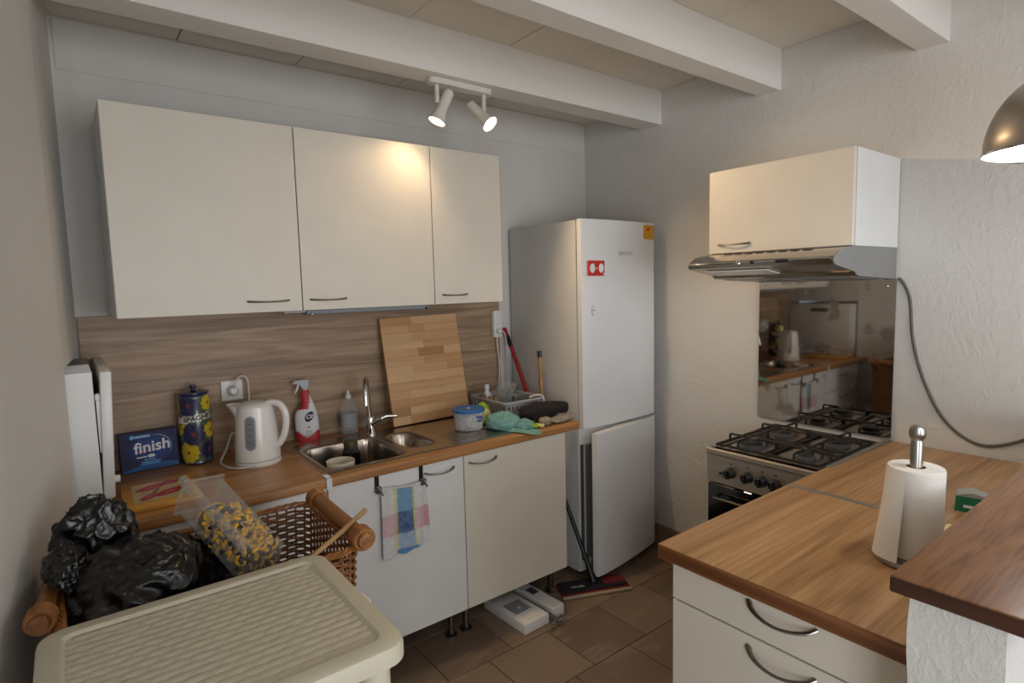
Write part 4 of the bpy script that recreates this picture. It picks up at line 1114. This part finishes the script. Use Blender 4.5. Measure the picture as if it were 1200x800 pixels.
for i, (x, y, a) in enumerate(((-1.003, -.24, .12), (-1.002, -.19, .2), (-1.003, -.30, -.12))):
    r = thing('wooden_peg', ('wooden clothes peg between the other two pegs in the dish basket', 'wooden clothes peg next to the small white bottle in the dish basket', 'wooden clothes peg at the front corner of the dish basket')[i], 'peg', (x, y, ZT+.05), 'pegs in the dish basket')
    for s_ in (-1, 1):
        obj('jaw', BM(rotm((x, y, ZT+.066), a, .12, 1.27)).prism([(-.055, .002), (.055, .001), (.055, .006), (0, .007), (-.055, .009)], 'y', -.005, .005) if s_ > 0 else
            BM(rotm((x, y, ZT+.066), a, .12, 1.27)).prism([(-.055, -.002), (.055, -.001), (.055, -.006), (0, -.007), (-.055, -.009)], 'y', -.005, .005), 'rack_wood', r)
    obj('spring', BM(rotm((x, y, ZT+.066), a, .12, 1.27)).cyl((0, -.007, 0), (0, .007, 0), .0035, n=10), 'galvanised', r)
r = thing('bamboo_stick', 'bamboo pole with black cap standing in the gap beside the fridge', 'stick', (-.715, -.37, 0))
b0, b1 = Vector((-.7165, -.375, .001)), Vector((-0.7080, -0.2920, 1.2280))
dd = (b1-b0)
obj('stick', B().cyl(b0, b0+dd*.972, .0105, n=14), 'bamboo', r)
obj('cap', B().cyl(b0+dd*.972, b1, .0125, n=14), 'black_plastic', r)
for k_ in (.35, .62, .86): obj('node', B().cyl(b0+dd*k_, b0+dd*(k_+.006), .0118, n=14), 'rack_wood', r)
r = thing('white_cord', 'white cord loop draped over the rim of the dish basket', 'cord', (-.80, -.41, ZT+.1))
obj('cord', B().tube([(-.87, -.395, ZT+.112), (-.85, -.40, ZT+.118), (-.825, -.405, ZT+.121), (-.80, -.415, ZT+.114), (-.795, -.424, ZT+.09), (-.795, -.425, ZT+.06)], .0045, 8, 5), 'cord_white', r)

# power strip with its leads
r = thing('power_strip', 'white power strip with three sockets at the end of the splashback', 'power strip', (-.77, .03, 1.29))
obj('body', B().box(-.80, -.745, -.006, .0302, 1.292, 1.447, .006, 2), 'white_plastic', r)
for z in (1.412, 1.370, 1.328):
    s_ = obj('outlet', B().lathe([(.019, 0), (.019, .0025), (.016, .0025), (.014, .001), (0, .001)], (-.7725, -.006, z), 22, Matrix.Rotation(PI/2, 3, 'X')), 'white_side', r)
    for x in (-.005, .005): obj('hole', B().cyl((-.7725+x, -.0068, z), (-.7725+x, -.0078, z), .0018, n=8), 'print_black', s_)
obj('supply_lead', B().tube([(-.772, .012, 1.292), (-.768, .010, 1.22), (-.757, .012, 1.12), (-.765, .014, 1.0), (-.762, .015, .9)], .0042, 8, 6), 'cord_white', r)
obj('plug', B().lathe([(.018, 0), (.018, .008), (.012, .02), (0, .021)], (-.7725, -.0085, 1.328), 18, Matrix.Rotation(PI/2, 3, 'X')), 'white_plastic', r)
obj('appliance_lead', B().tube([(-.772, -.03, 1.328), (-.755, -.035, 1.325), (-.728, -.02, 1.28), (-.715, .0, 1.2), (-.70, .012, 1.1), (-.695, .02, .95)], .0035, 8, 6), 'cord_white', r)

# mop leaning in the gap beside the fridge
r = thing('flat_mop', 'red and black vileda flat mop leaning between worktop and fridge', 'mop', (-.66, -.62, 0))
P0, P1 = Vector((-.6635, -.605, .105)), Vector((-.70, .030, 1.338))
ax = P1-P0
obj('lower_pole', B().cyl(P0, P0+ax*.55, .0105, n=14), 'black_plastic', r)
obj('upper_pole', B().cyl(P0+ax*.55, P1, .0115, n=14), 'red_plastic', r)
obj('collar', B().cyl(P0+ax*.915, P0+ax*.965, .0132, n=14), 'black_plastic', r)
obj('joint', B().tube([P0+ax*.01, (-.662, -.622, .07), (-.66, -.635, .035)], [.014, .018, .022], 12), 'black_plastic', r)
M = rotm((-.662, -.632, .002), math.radians(-24))
hd = obj('head', BM(M).box(-.175, .175, -.05, .05, .012, .026, .005, 2), 'mop_dark', r)
obj('pad', BM(M).box(-.185, .185, -.066, .066, 0, .013, .004, 2), 'mop_red', r)
obj('fringe', BM(M).box(-.19, .19, -.083, -.062, 0, .012, .005, 2), 'mop_fringe', r)
obj('lettering', BM(M).text('vileda', .032, lambda x, y: (-.09+x, -.018+y, .0268)), 'print_white', hd)['label'] = 'white vileda lettering'
obj('wing', BM(M).box(.05, .17, -.035, .035, .026, .030, .002, 1), 'mop_red', hd)

# boxes stored under the base cabinet
r = thing('flat_box', 'flat white box with a grey label under the base cabinet', 'box', (-1.13, -.57, 0))
M = rotm((-1.13, -.59, 0), .04)
obj('carton', BM(M).box(-.075, .075, -.14, .17, 0, .05, .004, 2), 'white_plastic', r)
obj('label', BM(M).box(-.05, .045, -.05, .05, .05, .0512), 'print_grey', r)
obj('print_mark', BM(M).cyl((0, -.012, .0512), (0, -.012, .052), .008, n=12), 'print_white', r)
r = thing('long_box', 'long narrow white box beside the flat box on the floor', 'box', (-.985, -.57, 0))
M = rotm((-.985, -.575, 0), .05)
obj('carton', BM(M).box(-.038, .038, -.14, .19, 0, .052, .003, 1), 'white_plastic', r)
obj('slot', BM(M).box(-.02, .022, .02, .08, .052, .0532), 'dark_grey', r)
r = thing('metal_runner', 'pair of metal runners lying between the two white boxes', 'runner', (-1.038, -.6, 0))
for dx, dz in ((.003, .0), (.006, .018)):
    obj('rail', BM(rotm((-1.04+dx, -.6, dz), .045)).prism([(-.006, 0), (.006, 0), (.006, .014), (.004, .014), (.004, .002), (-.004, .002), (-.004, .014), (-.006, .014)], 'y', -.165, .15), 'galvanised', r, flat=True)
for dx, dy, rz in ((-.038, -.168, .6), (.012, -.172, -.2)):
    t_ = obj('end_tab', BM(rotm((-1.032+dx, -.6+dy, .001), rz, .3)).box(-.014, .014, -.002, .002, .004, .034), 'galvanised', r)
    obj('hole', BM(rotm((-1.032+dx, -.6+dy, .001), rz, .3)).cyl((0, -.0022, .02), (0, -.003, .02), .003, n=8), 'print_black', t_)

# ------------------------------------------------------------------ tea towel on two door hooks
r = thing('tea_towel', 'blue, white and pink checked tea towel hanging on the sink door', 'towel', (-1.71, -.62, .52))
def towfn(u, v):
    x = -1.815 + .205*u + .012*v*(u-.4); z = .803 - .012*u + .008*math.sin(u*PI) * -1 - (.285 - .03*u)*v
    y = -.618 - .006*math.sin(u*11+1) * (.4+.6*v) - .003*math.sin(u*23+v*4) - .006*v
    z -= .004*math.sin(u*17)*v
    return (x, y, z)
def towcol(co):
    u = (co.x+1.815)/.207; v = (.803-co.z)/.28
    n = noise.noise(co*60)*.06
    midr = .40 < v < .72
    if .27 < u < .33 or .66 < u < .70: c = (.55, .50, .22) if u > .5 else ((.60, .40, .20) if midr else (.60, .55, .30))
    elif .33 <= u <= .66: c = (.09, .15, .28) if midr else ((.18, .33, .50) if v < .4 else (.33, .42, .55))
    elif midr: c = (.60, .42, .44) if u < .9 else (.55, .30, .34)
    else: c = (.62, .62, .60)
    if v > .95 and .30 < u < .75: c = (.10, .24, .45)
    return tuple(max(0, k_+n) for k_ in c)
b = B(); b.grid(towfn, 70, 80)
o = obj('cloth', b, 'towel_check', r, towcol, sharp=3); md = o.modifiers.new('thickness', 'SOLIDIFY'); md.thickness = .002
obj('hem', B().tube([Vector(towfn(i/20, 0)) + Vector((0, -.002, .002)) for i in range(21)], .004, 8), 'cord_white', r)
for x, z in ((-1.823, .80), (-1.627, .79)):
    k_ = thing('towel_clip', 'black hook clip of the tea towel right beside the sink door handle' if x > -1.7 else 'black hook clip of the tea towel on the worktop joint strip side', 'hook', (x, -.61, z), 'hooks holding the tea towel')
    obj('strap', B().box(x-.009, x+.009, -.6055, -.6032, z+.005, .8538).box(x-.009, x+.009, -.6055, -.59, .8536, .8555), 'black_plastic', k_)
    obj('clip', B().box(x-.012, x+.012, -.628, -.606, z-.012, z+.014, .003, 1), 'dark_grey', k_)
    obj('clip_arm', B().tube([(x-.01, -.63, z+.02), (x+.003, -.634, z), (x+.012, -.632, z-.018)], .004, 8), 'chrome', k_)

# ------------------------------------------------------------------ wicker basket with its contents
r = thing('wicker_basket', 'large deep wicker basket with thick cane handles beside the wall', 'basket', (-2.48, -1.08, 0))
BX0, BX1, BY0, BY1 = -2.80, -2.175, -1.285, -.855
BZ = .912
def peri(s, z, off=0):
    tpz = .05*(1-z/BZ)
    x0, x1, y0, y1 = BX0+tpz, BX1-tpz, BY0+tpz, BY1-tpz; R = .05
    segs = [((x0+R, y0), (x1-R, y0)), None, ((x1, y0+R), (x1, y1-R)), None, ((x1-R, y1), (x0+R, y1)), None, ((x0, y1-R), (x0, y0+R)), None]
    cs = [None, (x1-R, y0+R, -PI/2), None, (x1-R, y1-R, 0), None, (x0+R, y1-R, PI/2), None, (x0+R, y0+R, PI)]
    lens = [x1-x0-2*R, R*PI/2, y1-y0-2*R, R*PI/2]*2
    d = (s % 1)*sum(lens)
    for i in range(8):
        if d <= lens[i] or i == 7:
            t = d/lens[i]
            if segs[i]:
                a, c_ = Vector(segs[i][0]), Vector(segs[i][1]); p = a+(c_-a)*t; tg = (c_-a).normalized(); nr_ = Vector((tg.y, -tg.x))
            else:
                cx, cy, a0 = cs[i]; an = a0+t*PI/2; nr_ = Vector((math.cos(an), math.sin(an))); p = Vector((cx, cy))+nr_*R
            p = p+nr_*off
            return Vector((p.x, p.y, z))
        d -= lens[i]
NS = 72
b = B(); z = .02; row = 0
while z < BZ-.012:
    n_ = NS*3
    pts = [peri(i/n_, z, .0042*math.cos(PI*i/3+PI*row)) for i in range(n_)]
    b.tube(pts, .0040, 4, closed=True)
    z += .0105 if z > .35 else .016; row += 1
obj('weave', b, 'rattan_dark', r, sharp=3)['kind'] = 'stuff'
b = B()
for i in range(NS): b.tube([peri((i+.5)/NS, .01), peri((i+.5)/NS, BZ)], .0034, 4)
obj('stakes', b, 'rattan', r)['kind'] = 'stuff'
b = B(); b.box(BX0+.06, BX1-.06, BY0+.06, BY1-.06, .012, .024); obj('bottom', b, 'rattan_dark', r)
for j in range(3):
    pts = [peri(i/160, BZ+.004*math.sin(2*PI*(i/160*26+j/3)), .006*math.cos(2*PI*(i/160*26+j/3))) for i in range(160)]
    obj('rim_strand', B().tube(pts, .006, 6, closed=True), 'rattan', r)
HA = [((-2.156, -.868, .932), (-2.166, -1.305, .932), .0215), ((-2.803, -.905, .930), (-2.834, -1.235, .930), .0185)]
for a, c_, rad in HA:
    a, c_ = Vector(a), Vector(c_); dv = (c_-a).normalized()
    h = obj('handle', B().lathe([(0, 0), (rad*.9, .001), (rad, .006), (rad, (c_-a).length-.006), (rad*.9, (c_-a).length-.001), (0, (c_-a).length)], a, 22, dv.to_track_quat('Z', 'Y').to_matrix(), caps=False), 'rattan', r)
    for e, sg in ((a, 1), (c_, -1)):
        for k_ in range(4):
            cc = e + dv*sg*(.018+.011*k_)
            obj('binding', B().tube([cc + Vector((dv.y, -dv.x, 0))*(rad+.004)*math.cos(t) + Vector((0, 0, 1))*(rad+.004)*math.sin(t) for t in [2*PI*i/18 for i in range(18)]], .006, 6, closed=True), 'rattan', h)
        cc = e + dv*sg*.035
        s_ = 1 if a.x > -2.4 else -1
        cc = e + dv*sg*.05
        obj('brace', B().tube([cc+Vector((-.004*s_, 0, -rad)), cc+Vector((-.008*s_, 0, -.035))+dv*sg*.01, cc+Vector((-.010*s_, 0, -.06))+dv*sg*.02], .007, 8, 4), 'rattan', h)
r = tag(obj('cane_stick', B().tube([(-2.315, -1.300, .9305), (-2.22, -1.25, .9492), (-2.118, -1.188, .9692)], [.006, .0065, .007], 10, 4), 'rack_wood'), 'pale cane stick lying across the basket handle', 'stick')

# frame of the tipped pasta box
e1 = Vector((.9227, .365, -.1241)).normalized()
e2 = Vector((-.2565, .3409, -.9044)).normalized()
av = Vector((.2878, -.8664, -.4082)).normalized()
r0 = Vector((-2.529, -1.0, 1.098))
FR = Matrix((e1, e2, av)).transposed().to_4x4(); FR.translation = r0
LN, W1, W2 = .308, .103, .095
FRI = FR.inverted()
# black bin bag: plump body, gathered neck standing up by the wall, side bulge
r = thing('bin_bag', 'black plastic bin bag stuffed into the wicker basket', 'bag', (-2.55, -1.09, .55))
def press(p):
    # the film presses against the basket walls, drapes over the cane handle and gives way under the box
    q = FRI @ p
    if -.010 < q.x < W1+.008 and -.008 < q.z < LN+.008 and -.010 < q.y < W2+.004: p = FR @ Vector((q.x, W2+.004, q.z))
    tpz = .05*(1-min(p.z, BZ)/BZ)
    lo = BX0+tpz+.0135
    xh = -2.803 - .031*(-.905-p.y)/.33              # axis of the cane handle on the wall side
    rh = .030 if p.y < -1.165 or p.y > -.975 else .0195   # thicker where it is bound
    if p.z > .895:
        top = .930 + rh
        lo = max(BX0+.0135, xh + rh) - (rh + .035)*ss(top+.001, top+.022, p.z)
        lo = max(lo, lwx(p.y) + .006)
    p.x = max(p.x, lo)
    if p.z < BZ+.02: p.y = min(max(p.y, BY0+tpz+.0135), BY1-tpz-.0135)
    return p
def crumple(c, rad, seed, amp, rz=0, ry=0, nu=150, nv=90, fr=1.0):
    M = rotm(Vector(c), rz, 0, ry); b = B(); ph = Vector((seed*2.3, seed*1.1, seed*.7))
    def fn(u, v):
        th = 2*PI*u; p_ = PI*(.004+.992*v)
        d = Vector((math.sin(p_)*math.cos(th), math.sin(p_)*math.sin(th), -math.cos(p_)))
        q = d*1.6*fr+ph
        q = q + Vector((noise.noise(q*1.3), noise.noise(q*1.3+Vector((5, 5, 5))), noise.noise(q*1.3+Vector((9, 1, 4)))))*.55
        w = 1 + amp*(.9*noise.noise(q) + (1-2*abs(noise.noise(q*1.6)))**3*.5 + .16*(1-2*abs(noise.noise(q*3.3)))**3 + .05*(1-2*abs(noise.noise(q*7)))**3)
        return press(M @ Vector((d.x*rad[0]*w, d.y*rad[1]*w, d.z*rad[2]*w)))
    return b.grid(fn, nu, nv, wrap=True)
obj('bag_body', crumple((-2.640, -1.10, .845), (.165, .150, .160), 3, .20), 'bag_black', r, sharp=3)
obj('side_bulge', crumple((-2.505, -1.06, .815), (.150, .12, .112), 8, .24), 'bag_black', r, sharp=3)
obj('front_bulge', crumple((-2.60, -1.19, .80), (.19, .075, .10), 14, .2), 'bag_black', r, sharp=3)
obj('gathered_neck', crumple((-2.722, -.985, .985), (.078, .045, .105), 27, .27, ry=-.12, nu=110, nv=80), 'bag_black', r, sharp=3)
obj('neck_fold', crumple((-2.785, -1.06, .955), (.045, .085, .072), 21, .22, rz=.1, nu=110, nv=80), 'bag_black', r, sharp=3)

# clear pasta box lying on the bag
r = thing('pasta_box', 'clear plastic storage box of yellow pasta tipped into the wicker basket', 'storage box', (-2.43, -1.22, .90))
b = BM(FR); t_ = .002
def shell(b, x0, x1, y0, y1, z0, z1, R=.014):
    def ringp(z, ins): 
        out = []
        for cx, cy, a0 in ((x1-R, y1-R, 0), (x0+R, y1-R, PI/2), (x0+R, y0+R, PI), (x1-R, y0+R, 1.5*PI)):
            for k_ in range(5): a = a0+k_*PI/8; out.append((cx+(R-ins)*math.cos(a), cy+(R-ins)*math.sin(a), z))
        return out
    loops = [ringp(z0, 0), ringp(z1-.008, 0), ringp(z1, .006)]
    vs = [[b.v(p) for p in L_] for L_ in loops]
    for A_, C_ in zip(vs, vs[1:]):
        n_ = len(A_)
        for i in range(n_): b.f([A_[i], A_[(i+1) % n_], C_[(i+1) % n_], C_[i]])
    b.f(vs[-1])
shell(b, 0, W1, 0, W2, 0, LN)
obj('box', b, 'clear_plastic', r)
b = BM(FR); b.tube([(-.003, -.003, .004), (W1+.003, -.003, .004), (W1+.003, W2+.003, .004), (-.003, W2+.003, .004)], .004, 6, closed=True)
obj('lip', b, 'clear_plastic', r)
b = BM(FR); b.prism([(-.004, -.004), (.012, -.006), (.010, .0), (0, .010), (-.006, .012)], 'z', -.02, LN-.02)
obj('grip_rib', b, 'clear_plastic', r)
rnd = random.Random(11)
def pasta(name, mt_, n_, zr):
    b = B()
    for i in range(n_):
        zz = rnd.uniform(*zr); x = rnd.uniform(.014, W1-.014); y = rnd.uniform(.014, W2-.014)
        if rnd.random() < .6:
            if rnd.random() < .5: x = rnd.choice((.012, W1-.014))
            else: y = rnd.choice((.012, W2-.014))
        Rm = Matrix.Rotation(rnd.uniform(0, 6), 4, (rnd.random()-.5, rnd.random()-.5, rnd.random()-.5))
        b.M = FR @ Matrix.Translation((x, y, zz)) @ Rm
        k_ = rnd.uniform(.95, 1.35)
        b.tube([(.009*k_*math.cos(a), .009*k_*math.sin(a), .0035*math.sin(a*2)) for a in [4.4*i_/8 for i_ in range(9)]], .0042*k_, 6)
    return obj(name, b, mt_, r, sharp=2)
pasta('pasta', 'pasta_yellow', 240, (.115, LN-.016))['kind'] = 'stuff'
pasta('dark_pasta', 'pasta_dark', 110, (.12, LN-.016))['kind'] = 'stuff'
obj('cup', BM(FR).cyl((.045, .060, .085), (.045, .060, .135), .036, n=28), 'print_black', r)
obj('cup_rim', BM(FR).tube([(.045+.036*math.cos(a), .060+.036*math.sin(a), .083) for a in [2*PI*i/26 for i in range(26)]], .004, 6, closed=True), 'pasta_yellow', r)

# ------------------------------------------------------------------ plastic storage tower in the foreground
r = thing('plastic_storage_tower', 'ivory plastic storage tower with a woven-pattern top', 'storage unit', (-2.57, -1.58, 0))
X0, X1, Y0, Y1, Z1 = -2.832, -2.303, -1.812, -1.352, .97
def rrect(x0, x1, y0, y1, R, n=7):
    out = []
    for cx, cy, a0 in ((x1-R, y1-R, 0), (x0+R, y1-R, PI/2), (x0+R, y0+R, PI), (x1-R, y0+R, 1.5*PI)):
        for k_ in range(n+1): a = a0+k_*PI/2/n; out.append((cx+R*math.cos(a), cy+R*math.sin(a)))
    return out
def slab(b, ins, z0, z1, R=.05, hole=None):
    loops = [(ins, z0), (ins, z1-.012), (ins+.003, z1-.004), (ins+.010, z1)]
    vs = [[b.v((x, y, z)) for x, y in rrect(X0+i_, X1-i_, Y0+i_, Y1-i_, R)] for i_, z in loops]
    if hole: vs.append([b.v((x, y, z1)) for x, y in rrect(X0+hole, X1-hole, Y0+hole, Y1-hole, .022)]); vs.append([b.v((x, y, z1-.006)) for x, y in rrect(X0+hole+.007, X1-hole-.007, Y0+hole+.007, Y1-hole-.007, .018)])
    for A_, C_ in zip(vs, vs[1:]):
        n_ = len(A_)
        for i in range(n_): b.f([A_[i], A_[(i+1) % n_], C_[(i+1) % n_], C_[i]])
    b.f(vs[0][::-1])
    if not hole: b.f(vs[-1])
tp_ = obj('top', (lambda b: (slab(b, 0, .934, Z1, R=.042, hole=.036), b)[1])(B()), 'ivory_plastic', r)
px0, px1, py0, py1 = X0+.042, X1-.042, Y0+.042, Y1-.042
def wv(u, v):
    x = px0+(px1-px0)*u; y = py0+(py1-py0)*v
    pr = y/.0205; rowi = math.floor(pr); fy_ = pr-rowi
    pc = x/.040 + .5*(rowi % 2); fx_ = pc-math.floor(pc)
    h = (max(0, math.sin(PI*fx_))**.45)*(max(0, math.sin(PI*fy_))**.6)*.0024
    return (x, y, Z1-.0075+h)
obj('woven_panel', B().grid(wv, 220, 200), 'ivory_plastic', tp_, sharp=3)
for (cx, cy) in ((X0+.05, Y0+.05), (X1-.05, Y0+.05), (X0+.05, Y1-.05), (X1-.05, Y1-.05)):
    obj('post', B().prism([(cx+.027*math.cos(a), cy+.027*math.sin(a)) for a in [2*PI*i/20 for i in range(20)]], 'z', .0, .9335), 'ivory_plastic', r)
for z in (.06, .36, .66):
    obj('tier', (lambda b: (slab(b, -.012, z, z+.035), b)[1])(B()), 'ivory_plastic', r)
for z in (.096, .396, .696):
    d = obj('drawer', B().box(X0+.035, X1-.035, Y0+.06, Y1-.03, z+.004, z+.19, .012, 2), 'ivory_plastic', r)
    obj('drawer_pull', B().box(-2.62, -2.47, Y0+.045, Y0+.06, z+.13, z+.155, .005, 2), 'ivory_plastic', d)
obj('hinge_lug', B().box(X1-.004, X1+.006, -1.63, -1.59, .942, .962, .003, 1), 'white_plastic', tp_)
